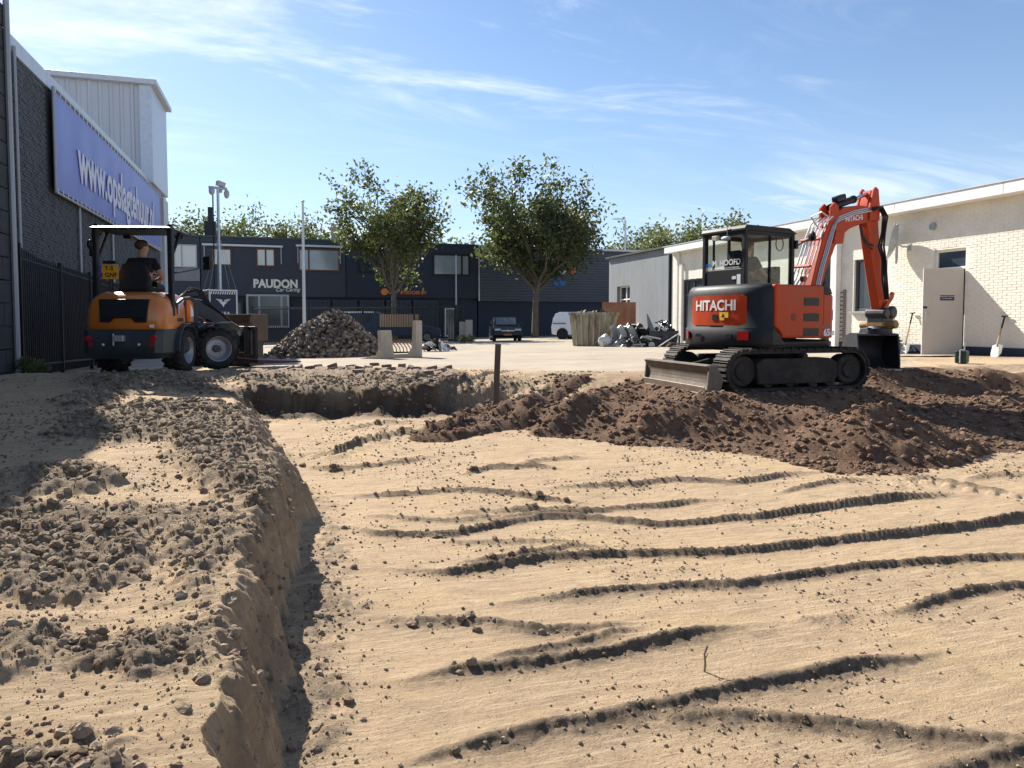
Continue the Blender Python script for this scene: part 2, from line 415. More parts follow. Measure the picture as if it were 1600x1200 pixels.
def gravel_t(X, Y):
    """thickness of the crushed rubble above the ground, negative outside"""
    g = np.full(X.shape, -0.3)
    I = bbox_idx(X, Y, GRAVEL, 1.5)
    x, y = X[I], Y[I]
    sd = poly_sd(x, y, GRAVEL)+0.35*fbm(x, y, 0.9, 4, 21)
    t = np.where(sd > 0, 0.10*sstep(0, 1.0, sd), 0.4*sd)
    zc = x*math.sin(PSI)+y*math.cos(PSI); xc = x*math.cos(PSI)-y*math.sin(PSI)
    for px, d, h, rx, ry in ((1395, 8.15, .46, 1.2, .8), (1130, 9.3, .34, 1.9, .8), (900, 9.6, .27, 1.4, .7), (1010, 9.0, .12, .8, .5), (1240, 8.8, .14, .9, .6), (780, 10.0, .12, .9, .5), (1520, 12.5, .12, 1.0, .45), (1590, 11.4, .10, .9, .5), (1620, 9.8, .14, 1.3, .9)):
        cx = (px-800)/FPX*d
        q = np.sqrt(((xc-cx)/rx)**2+((zc-d)/ry)**2)
        t = t+h*np.clip(1-q, 0, 1)**1.15*(sd > -0.2)
    rough = 0.17*fbm(x, y, 0.7, 4, 5, .55)+0.03*cells(x, y, .16, 9)+.02*cells(x, y, .09, 10)-.015
    # two wheel tracks of the excavator leading in from the sand
    t = t+rough*np.clip(t/0.12, 0, 1)
    for P in TRACKS:
        d = line_d(x, y, P); t = t-.085*np.exp(-(d/.15)**2)*(t > -.05)+.07*np.exp(-((d-.36)/.13)**2)*(t > 0)
    # flat standing for the excavator
    ex, ey = EXC
    q = np.hypot(x-ex, y-ey)
    J = np.nonzero(q < 2.35)[0]
    w = sstep(2.35, 1.55, q[J])
    t[J] = t[J]*(1-w)+(EXC_Z-0.012-terrain(x[J], y[J])+0.3*rough[J])*w
    g[I] = t
    return g
def terrain(X, Y, want='z'):
    X = np.asarray(X, float); Y = np.asarray(Y, float)
    shp = X.shape; X = X.ravel(); Y = Y.ravel()
    zc = X*math.sin(PSI)+Y*math.cos(PSI)
    rr = np.hypot(X, Y)
    near = sstep(40, 18, rr)
    # high ground and pit floor
    zU = 0.50+0.10*sstep(3, 9, zc)+0.06*sstep(10, 12.5, zc)*sstep(1.5, -2, X)+0.05*fbm(X, Y, 1.7, 3, 3)*near+0.035*fbm(X, Y, 0.5, 3, 4)*near
    zF = 0.0+0.20*sstep(5.5, 10.8, zc)+0.035*fbm(X, Y, 2.6, 3, 11)*near+0.010*fbm(X, Y, 0.45, 4, 12)*near
    jit = (0.11*fbm(X, Y, 0.6, 5, 31, 0.62)+.05*fbm(X*.2, Y, .14, 3, 33))*near
    xc_ = np.interp(Y, [p[0] for p in CREST], [p[1] for p in CREST])
    xb_ = np.interp(Y, [p[0] for p in BASE], [p[1] for p in BASE])
    wall = np.clip((X-xc_+jit)/np.maximum(xb_-xc_, 0.16), 0, 1)
    lip = np.where(wall < 0.25, wall*0.5, 0.125+(wall-0.25)/0.75*0.875)      # slumped lip, then the steep cut
    t_side = lip
    # far end of the pit: steep cut on the left, a bank on the right
    yfar = np.interp(X, [-3, -0.8, 2.3, 3.2, 6, 30], [11.5, 11.5, 10.55, 10.6, 11.0, 11.0])
    wid = np.interp(X, [-1, 2.0, 3.0, 4.5], [0.14, 0.2, 1.6, 3.2])
    t_far = 1-np.clip((Y-yfar+1.3*jit+wid*0.1)/wid, 0, 1)
    t_far = np.where(X > 2.2, t_far*t_far*(3-2*t_far), t_far)
    # the floor goes on behind and beside the camera, closed far off to the right and behind
    inpit = np.minimum(t_side, t_far)*sstep(-9, -6, Y)
    yz = yard_z(X, Y)
    zU = zU-.09*sstep(9.0, 10.4, zc)*sstep(14.5, 11.5, zc)*sstep(-2.2, -.8, X)
    zU = zU+(yz+0.02-zU)*sstep(11.5, 14.5, zc)
    # loader ground a little higher
    lx, ly = cw(-6.0, 12.7)
    zU = zU+0.10*np.exp(-(((X-lx)/2.6)**2+((Y-ly)/2.2)**2))
    z = zU+(zF-zU)*inpit
    soil = np.zeros(len(X)); ridge = np.zeros(len(X))
    # windrows
    for P, a, w in RW:
        I = bbox_idx(X, Y, P, 0.9)
        if not len(I): continue
        x, y = X[I], Y[I]
        x = x+0.022*fbm(x, y, 0.30, 3, 77); y = y+0.022*fbm(x, y, 0.25, 3, 78)
        best = np.full(len(I), 1e9); sg = np.zeros(len(I)); al = np.zeros(len(I))
        lens = [math.hypot(P[i+1][0]-P[i][0], P[i+1][1]-P[i][1]) for i in range(len(P)-1)]; tot = sum(lens); acc = 0
        for i in range(len(P)-1):
            (x1, y1), (x2, y2) = P[i], P[i+1]
            ex, ey = x2-x1, y2-y1; L = lens[i]+1e-9
            t = np.clip(((x-x1)*ex+(y-y1)*ey)/(L*L), 0, 1)
            qx, qy = x1+t*ex, y1+t*ey
            d = np.hypot(x-qx, y-qy)
            nx, ny = -ey/L, ex/L
            if nx*x1+ny*y1 > 0: nx, ny = -nx, -ny        # normal towards the camera
            s = (x-qx)*nx+(y-qy)*ny
            m = d < best
            best = np.where(m, d, best); sg = np.where(m, np.sign(s), sg); al = np.where(m, acc+t*L, al); acc += L
        tap = sstep(0, min(.9, tot*.3), al)*sstep(0, min(.9, tot*.3), tot-al)
        pr = np.where(sg > 0, np.exp(-(best/0.020)**2), 0.35*np.exp(-(best/(w*.25))**2)+0.65*np.exp(-(best/0.040)**2))
        hh = 0.74*a*np.clip((np.hypot(x, y)/6.8)**1.1, .3, 1.1)*tap*(1.0+0.35*vn(x*2.2, y*2.2, 55))
        z[I] += hh*pr
        crumb = np.exp(-(best/np.where(sg > 0, .062, .032)*np.clip(np.hypot(x, y)/6, .6, 1.3))**2)*tap
        z[I] += crumb*(0.014*fbm(x, y, 0.07, 3, 66)+.012*cells(x, y, .035, 67))
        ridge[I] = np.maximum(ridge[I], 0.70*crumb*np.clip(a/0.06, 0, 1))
        if P in CLEATS: z[I] += .03*np.exp(-((best-.13)/.07)**2)*(sg > 0)*sstep(-.2, .5, np.sin(al*6.283/.17))
    # earth bands
    for P, s in CWP:
        I = bbox_idx(X, Y, P, 0.6)
        if not len(I): continue
        x, y = X[I], Y[I]
        sd = poly_sd(x, y, P)+0.16*fbm(x, y, 0.5, 4, 41)
        k = sstep(-0.22, 0.26, sd+.12*fbm(x, y, .13, 3, 43))*s
        soil[I] = np.maximum(soil[I], k)
    lump = fbm(X, Y, 0.28, 4, 90, 0.6)
    z = z+soil*near*(0.02+0.075*lump)*np.where(inpit > .9, .5, 1)
    K = np.nonzero((soil > .12) & (rr < 14))[0]
    if len(K):
        a_, b_ = X[K]+.03*vn(X[K]*9, Y[K]*9, 1), Y[K]+.03*vn(X[K]*9, Y[K]*9, 2)
        z[K] += sstep(.12, .6, soil[K])*(.042*cells(a_, b_, .12, 201)+.026*cells(a_, b_, .055, 205)+.016*cells(a_, b_, .028, 209))*np.where(inpit[K] > .9, .5, 1)
    soil = np.maximum(soil, ridge)
    rshade = ridge  # moist turned-up sand, darkened further to paint in the ridges' shadow
    # crumbly ground between
    z = z+near*(0.010*fbm(X, Y, 0.12, 3, 91))*(1-0.7*inpit)
    # the wall of the cut is broken
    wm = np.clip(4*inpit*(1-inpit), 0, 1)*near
    K = np.nonzero(wm > .02)[0]
    z[K] += wm[K]*(0.20*fbm(X[K]*.8, Y[K], 0.30, 5, 95, .62)+.05*cells(X[K], Y[K], .11, 97)+.035*cells(X[K], Y[K], .045, 107)+.06*fbm(X[K]*.35, Y[K], .07, 3, 108)-.03)
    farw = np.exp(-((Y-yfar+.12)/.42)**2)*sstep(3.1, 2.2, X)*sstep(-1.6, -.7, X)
    bank = np.exp(-((Y-yfar-.6)/1.5)**2)*sstep(1.6, 2.6, X)*sstep(7, 4.5, X)*near
    z += bank*(.16*fbm(X, Y, .8, 5, 120, .6)+.045*cells(X, Y, .16, 121)-.02)
    soil = np.maximum(soil, bank*.45*(vn(X*2, Y*2, 5) > 0))
    dark = np.clip(np.maximum(farw*1.2+.5*farw*fbm(X, Y, .4, 3, 99), rshade*(.85+.5*fbm(X, Y, .2, 3, 101))), 0, 1)
    K = np.nonzero(farw > .05)[0]
    z[K] += farw[K]*(.16*fbm(X[K], Y[K], .5, 4, 98, .6)+.05*cells(X[K], Y[K], .13, 100)-.05)
    # flat standing place of the excavator
    q = np.hypot(X-EXC[0], Y-EXC[1])
    # paved yard: the sand ends in a ragged line
    edge = yard_edge(X, Y)
    bk = sstep(-2.8, -0.5, edge+4.0*sstep(11.8, 13.6, X)+1.6*sstep(12, 15, X))*sstep(1.8, 3.0, X)
    strip = sstep(9.5, 12.5, X)*sstep(22, 15, zc)*sstep(9, 11.5, zc)
    z = z+strip*(.06*fbm(X, Y, .9, 5, 140, .6)+.025*cells(X, Y, .2, 141)-.02)
    soil = np.maximum(soil, strip*.5*sstep(.0, .2, fbm(X, Y, 1.1, 4, 142)))
    z = z+(yz+0.015-z)*bk
    out = sstep(-0.3, 0.3, edge)
    z = z*(1-out)+(yz-0.09)*out
    if want == 'z': return z.reshape(shp)
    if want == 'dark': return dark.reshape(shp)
    return z.reshape(shp), soil.reshape(shp), inpit.reshape(shp), wm.reshape(shp)
def total_z(X, Y):
    X = np.atleast_1d(np.asarray(X, float)); Y = np.atleast_1d(np.asarray(Y, float))
    z = terrain(X, Y); z = np.where(yard_edge(X.ravel(), Y.ravel()).reshape(X.shape) > -.2, np.maximum(z, yard_z(X, Y)), z)
    return z+np.maximum(gravel_t(X.ravel(), Y.ravel()).reshape(X.shape), 0)
def gz(x, y): return float(total_z([x], [y])[0])
def drop(px, py, z=.7):
    for _ in range(7):
        x, y = on_z(px, py, z); z = .5*z+.5*gz(x, y)
    return x, y, gz(x, y)

# ------------------------------------------------------------------ ground materials
def ground_mat(name, kind):
    m, t, b = nodes_of(name)
    N, L = t.nodes, t.links
    tc = N.new('ShaderNodeTexCoord')
    def noise(sc, det=6, ro=.6, dist=0.0, st=None):
        n = N.new('ShaderNodeTexNoise'); n.inputs['Scale'].default_value = sc; n.inputs['Detail'].default_value = det
        n.inputs['Roughness'].default_value = ro; n.inputs['Distortion'].default_value = dist
        if st:
            mp = N.new('ShaderNodeMapping'); mp.inputs['Scale'].default_value = st; mp.inputs['Rotation'].default_value = (0,0,.35)
            L.new(tc.outputs['Object'], mp.inputs[0]); L.new(mp.outputs[0], n.inputs['Vector'])
        else: L.new(tc.outputs['Object'], n.inputs['Vector'])
        return n.outputs['Fac']
    def rng(v, a, c, lo=0., hi=1.):
        r = N.new('ShaderNodeMapRange'); r.inputs['From Min'].default_value = a; r.inputs['From Max'].default_value = c
        r.inputs['To Min'].default_value = lo; r.inputs['To Max'].default_value = hi; L.new(v, r.inputs['Value']); return r.outputs[0]
    def mix(f, a, c):
        x = N.new('ShaderNodeMix'); x.data_type = 'RGBA'
        if isinstance(f, float): x.inputs['Factor'].default_value = f
        else: L.new(f, x.inputs['Factor'])
        for i, v in ((6, a), (7, c)):
            if isinstance(v, tuple): x.inputs[i].default_value = (*v, 1)
            else: L.new(v, x.inputs[i])
        return x.outputs[2]
    def mul(a, c):
        x = N.new('ShaderNodeMath'); x.operation = 'MULTIPLY'
        L.new(a, x.inputs[0])
        if isinstance(c, float): x.inputs[1].default_value = c
        else: L.new(c, x.inputs[1])
        return x.outputs[0]
    def attr(a):
        x = N.new('ShaderNodeAttribute'); x.attribute_name = a; return x.outputs['Fac']
    if kind == 'sand':
        c = mix(rng(noise(1.6, 5, .6), .35, .65), (.53, .385, .245), (.46, .34, .22))
        c = mix(rng(noise(.7, 4, .6, .5), .52, .68), c, (.53, .39, .22))          # yellower sand
        c = mix(rng(noise(1.5, 8, .72, 1.2, (1, 4.5, 1)), .44, .62, 0, .75), c, (.38, .275, .185))  # greyer, damp streaks
        c = mix(rng(noise(30, 8, .8), .50, .68, 0, .65), c, (.22, .165, .115))        # crumbs
        c = mix(rng(noise(11, 6, .75, .8, (1, 5, 1)), .60, .68, 0, .75), c, (.20, .15, .105))   # short scratches
        c = mix(rng(noise(3.2, 8, .75, .6), .56, .68, 0, .7), c, (.25, .185, .13))     # patches strewn with crumbs
        c = mix(rng(noise(5, 7, .7, .3, (.6, 9, 1)), .50, .62, 0, .7), c, (.62, .485, .33))  # pale scraped bands
        cw_ = mix(rng(noise(9, 6, .7), .4, .65), (.27, .205, .145), (.33, .265, .195))     # loose earth: dry lumps
        cw_ = mix(rng(noise(26, 5, .7), .45, .68), cw_, (.15, .11, .08))
        so = attr('soil')
        x = N.new('ShaderNodeMath'); x.operation = 'ADD'; L.new(so, x.inputs[0]); L.new(rng(noise(7, 6, .7), .3, .7, -.28, .28), x.inputs[1])
        c = mix(rng(x.outputs[0], .25, .6), c, cw_)
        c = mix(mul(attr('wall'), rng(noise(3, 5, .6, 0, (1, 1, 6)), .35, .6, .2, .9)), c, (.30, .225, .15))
        c = mix(mul(attr('dark'), .92), c, (.075, .056, .042))       # moist dark earth: topsoil in the far cut, ridge sand with shadow painted in
        h = N.new('ShaderNodeMath'); h.operation = 'ADD'
        L.new(noise(75, 10, .78), h.inputs[0]); L.new(mul(noise(17, 7, .7, .6, (1, 3, 1)), .45), h.inputs[1])
        dist, stg = .022, .9
    elif kind == 'gravel':
        c = mix(rng(noise(6, 6, .7), .35, .65), (.155, .094, .062), (.235, .150, .102))
        c = mix(rng(noise(45, 5, .7), .5, .7), c, (.075, .05, .04))
        c = mix(rng(noise(1.2, 4, .6), .5, .7, 0, .5), c, (.10, .068, .052))
        h = N.new('ShaderNodeMath'); h.operation = 'ADD'
        L.new(noise(60, 8, .75), h.inputs[0]); L.new(noise(22, 5, .7), h.inputs[1])
        dist, stg = .03, 1.0
    else:   # worn concrete paving: small pavers too far off to pick apart
        br = N.new('ShaderNodeTexBrick'); br.inputs['Scale'].default_value = 1.0
        br.inputs['Brick Width'].default_value = .21; br.inputs['Row Height'].default_value = .105; br.inputs['Mortar Size'].default_value = .008
        br.inputs['Color1'].default_value = (.40, .355, .295, 1); br.inputs['Color2'].default_value = (.345, .305, .25, 1); br.inputs['Mortar'].default_value = (.20, .17, .13, 1)
        L.new(tc.outputs['Object'], br.inputs['Vector'])
        c = mix(rng(noise(.5, 6, .65), .4, .65, 0, .65), br.outputs[0], (.46, .39, .30))     # blown sand
        c = mix(rng(noise(1.1, 9, .8, .8, (.5, 2, 1)), .50, .66, 0, .7), c, (.22, .185, .145))
        h = N.new('ShaderNodeMath'); h.operation = 'ADD'
        L.new(noise(12, 6, .7), h.inputs[0]); L.new(mul(br.outputs['Fac'], -.6), h.inputs[1])
        dist, stg = .012, .5
    L.new(c, b.inputs['Base Color'])
    b.inputs['Roughness'].default_value = .92; sset(b, 'Specular IOR Level', .15)
    bp = N.new('ShaderNodeBump'); bp.inputs['Strength'].default_value = stg; bp.inputs['Distance'].default_value = dist
    L.new(h.outputs[0], bp.inputs['Height']); L.new(bp.outputs[0], b.inputs['Normal'])
    return m
M_SAND = ground_mat('site_sand', 'sand'); M_GRAV = ground_mat('crushed_rubble', 'gravel'); M_PAVE = ground_mat('yard_paving', 'pave')

# ------------------------------------------------------------------ ground sheet: fine where the camera sees it near, coarse to the horizon
fine = np.linspace(-42, 42, 960)
coarse = np.linspace(42, 318, 75)[1:-1]
ang = np.radians(np.concatenate([fine, coarse]))
ra, rb, NR = 1.15, 17.0, 710
rad = (np.linspace(ra**-.6, rb**-.6, NR))**(-1/.6)
rad = np.concatenate([[0.01, 0.3, 0.6, 0.9], rad, np.geomspace(17.6, 900, 46)])
A, R = np.meshgrid(ang, rad)
GX = R*np.sin(PSI+A); GY = R*np.cos(PSI+A)
GZ, GS, GP, GW = terrain(GX, GY, 'all')
na, nr = len(ang), len(rad)
idx = np.arange(na*nr).reshape(nr, na)
nxt = np.roll(idx, -1, axis=1)
quads = np.stack([idx[:-1], nxt[:-1], nxt[1:], idx[1:]], -1).reshape(-1, 4)[:, ::-1]
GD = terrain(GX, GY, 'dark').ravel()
GT = gravel_t(GX.ravel(), GY.ravel())
V = np.stack([GX.ravel(), GY.ravel(), GZ.ravel()], -1)
qmin = GT[quads].min(1); qmax = GT[quads].max(1)
keep = qmin < 0.10
def compact(V, Q, *arrs):
    u, inv = np.unique(Q, return_inverse=True)
    return V[u], inv.reshape(Q.shape), [a[u] for a in arrs]
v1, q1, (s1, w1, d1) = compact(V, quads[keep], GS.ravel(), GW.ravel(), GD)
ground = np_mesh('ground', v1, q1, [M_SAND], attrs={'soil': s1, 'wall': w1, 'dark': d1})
tag(ground, 'sandy building site with a shallow dug pit and raised earth edge', None, kind='structure')
gk = (qmax > -0.02) & (R[:-1].ravel() < 30)
V2 = V.copy(); V2[:, 2] += np.where(GT > 0, GT, np.minimum(GT, -0.004)*1.0)
v2, q2, _ = compact(V2, quads[gk])
grav = np_mesh('crushed_gravel', v2, q2, [M_GRAV])
tag(grav, 'dark reddish brown crushed rubble spread in mounds under the excavator', 'gravel', kind='stuff')

# paved yard sheet
gx = np.concatenate([np.linspace(-60, -8, 12), np.linspace(-7, 17, 130), np.linspace(18, 75, 14)]); gy = np.concatenate([np.linspace(9, 22, 90), np.linspace(22.5, 40, 30), np.linspace(42, 120, 20)])
PX, PY = np.meshgrid(gx, gy)
PZ = yard_z(PX, PY)+0.012*fbm(PX, PY, 3.0, 2, 7)
i2 = np.arange(PX.size).reshape(PX.shape)
pq = np.stack([i2[:-1, :-1], i2[:-1, 1:], i2[1:, 1:], i2[1:, :-1]], -1).reshape(-1, 4)
pq = pq[yard_edge(PX.ravel(), PY.ravel())[pq].max(1) > -0.25]
pave = np_mesh('yard_pavement', np.stack([PX.ravel(), PY.ravel(), PZ.ravel()], -1), pq, [M_PAVE])
tag(pave, 'pale paved yard dusted with sand behind the dug ground', None, kind='structure')

# ------------------------------------------------------------------ loose lumps: real little stones and clods
def ico(sub, seed):
    bm = bmesh.new(); bmesh.ops.create_icosphere(bm, subdivisions=sub, radius=1)
    rs = np.random.RandomState(seed)
    v = np.array([p.co[:] for p in bm.verts]); f = np.array([[q.index for q in p.verts] for p in bm.faces]); bm.free()
    v *= (0.72+0.5*rs.rand(len(v), 1))
    v *= np.array([1, .6+.5*rs.rand(), .5+.35*rs.rand()])
    return v, f
def octa(seed):
    rs = np.random.RandomState(seed)
    v = np.array([(1,0,0),(-1,0,0),(0,1,0),(0,-1,0),(0,0,1),(0,0,-1.)])*(.6+.6*rs.rand(6, 1))
    f = np.array([(0,2,4),(2,1,4),(1,3,4),(3,0,4),(2,0,5),(1,2,5),(3,1,5),(0,3,5)])
    return v, f
ICO0 = [octa(k) for k in range(6)]
ICO1 = [ico(1, k) for k in range(6)]; ICO2 = [ico(2, k+20) for k in range(6)]
def lumps(name, x, y, size, m, seed, big=0.035, sink=0.25, zf=None, zoff=None):
    rs = np.random.RandomState(seed)
    z = (zf or terrain)(x, y)
    Vs = []; Fs = []; Ts = []; off = 0
    kind = rs.randint(0, 6, len(x))
    for lib, sel in ((ICO0, size < .0085), (ICO1, (size >= .0085) & (size < big)), (ICO2, size >= big)):
        for k in range(6):
            I = np.nonzero(sel & (kind == k))[0]
            if not len(I): continue
            bv, bf = lib[k]; n = len(I); a = rs.rand(n)*6.283; b = (rs.rand(n)-.5)*.9
            ca, sa, cb, sb = np.cos(a), np.sin(a), np.cos(b), np.sin(b)
            vx, vy, vz = bv[:, 0], bv[:, 1], bv[:, 2]
            x1 = vx[None]*cb[:, None]+vz[None]*sb[:, None]; z1 = -vx[None]*sb[:, None]+vz[None]*cb[:, None]
            X1 = x1*ca[:, None]-vy[None]*sa[:, None]; Y1 = x1*sa[:, None]+vy[None]*ca[:, None]
            s = size[I][:, None]
            P = np.stack([X1*s+x[I][:, None], Y1*s+y[I][:, None], z1*s+(z[I]+size[I]*(0.55-sink))[:, None]], -1).reshape(-1, 3)
            F = (bf[None]+(np.arange(n)*len(bv))[:, None, None]).reshape(-1, 3)+off
            Ts.append(np.repeat(rs.rand(n), len(bv))); off += len(P); Vs.append(P); Fs.append(F)
    return np_mesh(name, np.concatenate(Vs), np.concatenate(Fs), [m], smooth=False, attrs={'tone': np.concatenate(Ts)})
def lump_mat(name, cs):
    m, t, b = nodes_of(name); N, L = t.nodes, t.links
    a = N.new('ShaderNodeAttribute'); a.attribute_name = 'tone'
    cr = N.new('ShaderNodeValToRGB'); L.new(a.outputs['Fac'], cr.inputs[0])
    while len(cr.color_ramp.elements) < len(cs): cr.color_ramp.elements.new(.5)
    for i, c in enumerate(cs): cr.color_ramp.elements[i].position = i/(len(cs)-1); cr.color_ramp.elements[i].color = (*c, 1)
    tc = N.new('ShaderNodeTexCoord'); nz = N.new('ShaderNodeTexNoise'); nz.inputs['Scale'].default_value = 90; nz.inputs['Detail'].default_value = 4
    L.new(tc.outputs['Object'], nz.inputs['Vector'])
    mx = N.new('ShaderNodeMix'); mx.data_type = 'RGBA'; mx.blend_type = 'MULTIPLY'; mx.inputs['Factor'].default_value = .5
    L.new(cr.outputs[0], mx.inputs[6]); L.new(nz.outputs['Color'], mx.inputs[7]); L.new(mx.outputs[2], b.inputs['Base Color'])
    b.inputs['Roughness'].default_value = .95; sset(b, 'Specular IOR Level', .1)
    bp = N.new('ShaderNodeBump'); bp.inputs['Strength'].default_value = .7; bp.inputs['Distance'].default_value = .012
    L.new(nz.outputs['Fac'], bp.inputs['Height']); L.new(bp.outputs[0], b.inputs['Normal'])
    return m
M_CLOD = lump_mat('earth_clod', [(.21, .15, .105), (.32, .245, .175), (.42, .335, .245), (.27, .20, .14)])
M_CRUMB = lump_mat('sand_crumb', [(.20, .145, .10), (.36, .27, .19), (.46, .35, .24)])
M_STONE = lump_mat('rubble_stone', [(.125, .076, .052), (.235, .15, .104), (.32, .22, .158), (.18, .112, .078), (.225, .146, .102)])
RS = np.random.RandomState(5)
def sizes(n, lo, hi, p=2.6): return lo+(hi-lo)*RS.rand(n)**p
def sample(n, a0, a1, r0, r1):
    a = np.radians(a0+(a1-a0)*RS.rand(n)); r = np.sqrt(r0*r0+(r1*r1-r0*r0)*RS.rand(n)**1.6)
    return r*np.sin(PSI+a), r*np.cos(PSI+a)
# clods on the earth bands and along the foot of the cut
x, y = sample(120000, -42, 6, 1.3, 13)
_, so_, ip_, wm_ = terrain(x, y, 'all')
den = np.maximum(np.clip(so_*1.1-0.12, 0, 1)*np.where(ip_ > .9, .5, 1.0), .5*wm_)
k = (RS.rand(len(x)) < den*.55) & (gravel_t(x, y) < 0)
x, y = x[k], y[k]; rr = np.hypot(x, y)
sz = sizes(len(x), .004, .038, 5.0)*np.clip(.55+rr*.08, .65, 1.3)
tag(lumps('soil_clods', x, y, sz, M_CLOD, 3, .024, .4), 'clods of grey brown earth lying in bands on the raised ground', 'clods', kind='stuff')
# fine crumbs everywhere on sand
x, y = sample(110000, -42, 42, 1.5, 15)
_, so_, ip_, _ = terrain(x, y, 'all')
cl = vn(x*1.3, y*1.3, 60)+.6*vn(x*4, y*4, 61)
k = (RS.rand(len(x)) < np.clip(.28+1.1*cl+.7*so_, .04, 1)) & (gravel_t(x, y) < 0)
x, y = x[k], y[k]
tag(lumps('sand_crumbs', x, y, sizes(len(x), .0025, .013, 5)*np.clip(.6+np.hypot(x, y)*.1, .7, 1.4), M_CRUMB, 4, .016), 'small crumbs of sand scattered over the smoothed pit floor', 'crumbs', kind='stuff')
# stones in the rubble
x, y = sample(90000, -8, 41, 6.6, 15)
g = gravel_t(x, y)
k = (g > -0.012) & (RS.rand(len(x)) < .5)
x, y, g = x[k], y[k], g[k]
sz = sizes(len(x), .005, .046, 6.5)
tag(lumps('rubble_stones', x, y, sz, M_STONE, 6, .030, .35, zf=lambda a, b: terrain(a, b)+np.maximum(gravel_t(a, b), 0)), 'loose brown stones and lumps covering the rubble mounds', 'stones', kind='stuff')
# ------------------------------------------------------------------ building materials
M_DBRICK = mat('dark_painted_brick', (.075, .083, .098), .75, var=.2, scale=3, bump=.3, bscale=60, dirt=(.11, .115, .125), dirt_amt=.5)
M_DMORT = mat('dark_mortar', (.040, .044, .052), .9, var=.2)
M_BLOCK = mat('dark_block', (.045, .050, .058), .8, var=.3, scale=3, bump=.5, bscale=40, dirt=(.06, .06, .058))
M_WBRICK = mat('cream_painted_brick', (.80, .77, .68), .8, var=.07, scale=2.2, bump=.35, bscale=55, dirt=(.55, .52, .44), dirt_amt=.5)
M_WMORT = mat('cream_mortar', (.76, .73, .64), .9, var=.1)
M_WHITE = mat('white_trim', (.78, .78, .76), .5, var=.05, dirt=(.62, .61, .57), dirt_amt=.4)
M_FASC = mat('aluminium_trim', (.55, .57, .60), .4, .3, var=.08, dirt=(.4, .41, .42))
M_SHED = mat('pale_corrugated_steel', (.50, .53, .57), .45, .2, var=.06, scale=1.5, dirt=(.4, .42, .45), stretch=(1, 1, .2))
M_NAVY = mat('navy_plinth', (.018, .030, .062), .6, var=.2)
M_BLACKST = mat('black_powder_steel', (.012, .014, .020), .42, .2, var=.25)
M_STUCCO = mat('grey_stucco', (.215, .235, .255), .9, var=.14, scale=1.2, bump=.25, bscale=30, dirt=(.15, .165, .18), dirt_amt=.6, stretch=(1, 1, .25))
M_FAC = mat('slate_blue_cladding', (.030, .041, .060), .55, var=.15, scale=.6, dirt=(.042, .054, .074), dirt_amt=.5)
M_FAC2 = mat('dark_navy_cladding', (.017, .026, .046), .6, var=.2, scale=.6)
M_CORR = mat('grey_corrugated_cladding', (.085, .098, .122), .5, .1, var=.1, scale=.8, dirt=(.06, .07, .088))
M_BROWNW = mat('brown_window_frame', (.11, .042, .022), .5, var=.15)
M_BLIND = mat('pale_window_blind', (.60, .64, .62), .5, var=.06, scale=2, stretch=(14, 14, .2), spec=.6, coat=.6)
M_DGLASS = mat('dark_window_glass', (.035, .05, .062), .06, var=.35, scale=.7, spec=.8)
M_GGLASS = mat('grey_window_glass', (.23, .27, .30), .08, var=.2, scale=.5, spec=.8, coat=.8)
M_SIGN = mat('violet_blue_banner', (.150, .175, .50), .38, var=.04, scale=.8, spec=.5)
M_SIGNT = mat('banner_lettering', (.62, .64, .78), .5, var=.04)
M_OFFW = mat('off_white_lettering', (.80, .78, .68), .6, var=.05)
M_ORAL = mat('orange_lettering', (.75, .22, .04), .5, var=.1)
M_BARE = mat('bare_brick', (.24, .205, .175), .9, var=.35, scale=8, bump=.5)
M_CONC = mat('raw_concrete', (.40, .36, .30), .9, var=.18, scale=4, bump=.4, bscale=30, dirt=(.27, .235, .19), dirt_amt=.6)
M_GREYP = mat('grey_paint_steel', (.33, .36, .39), .45, .3, var=.08)
M_GALV = mat('galvanised_steel', (.50, .53, .56), .4, .6, var=.12, scale=9)

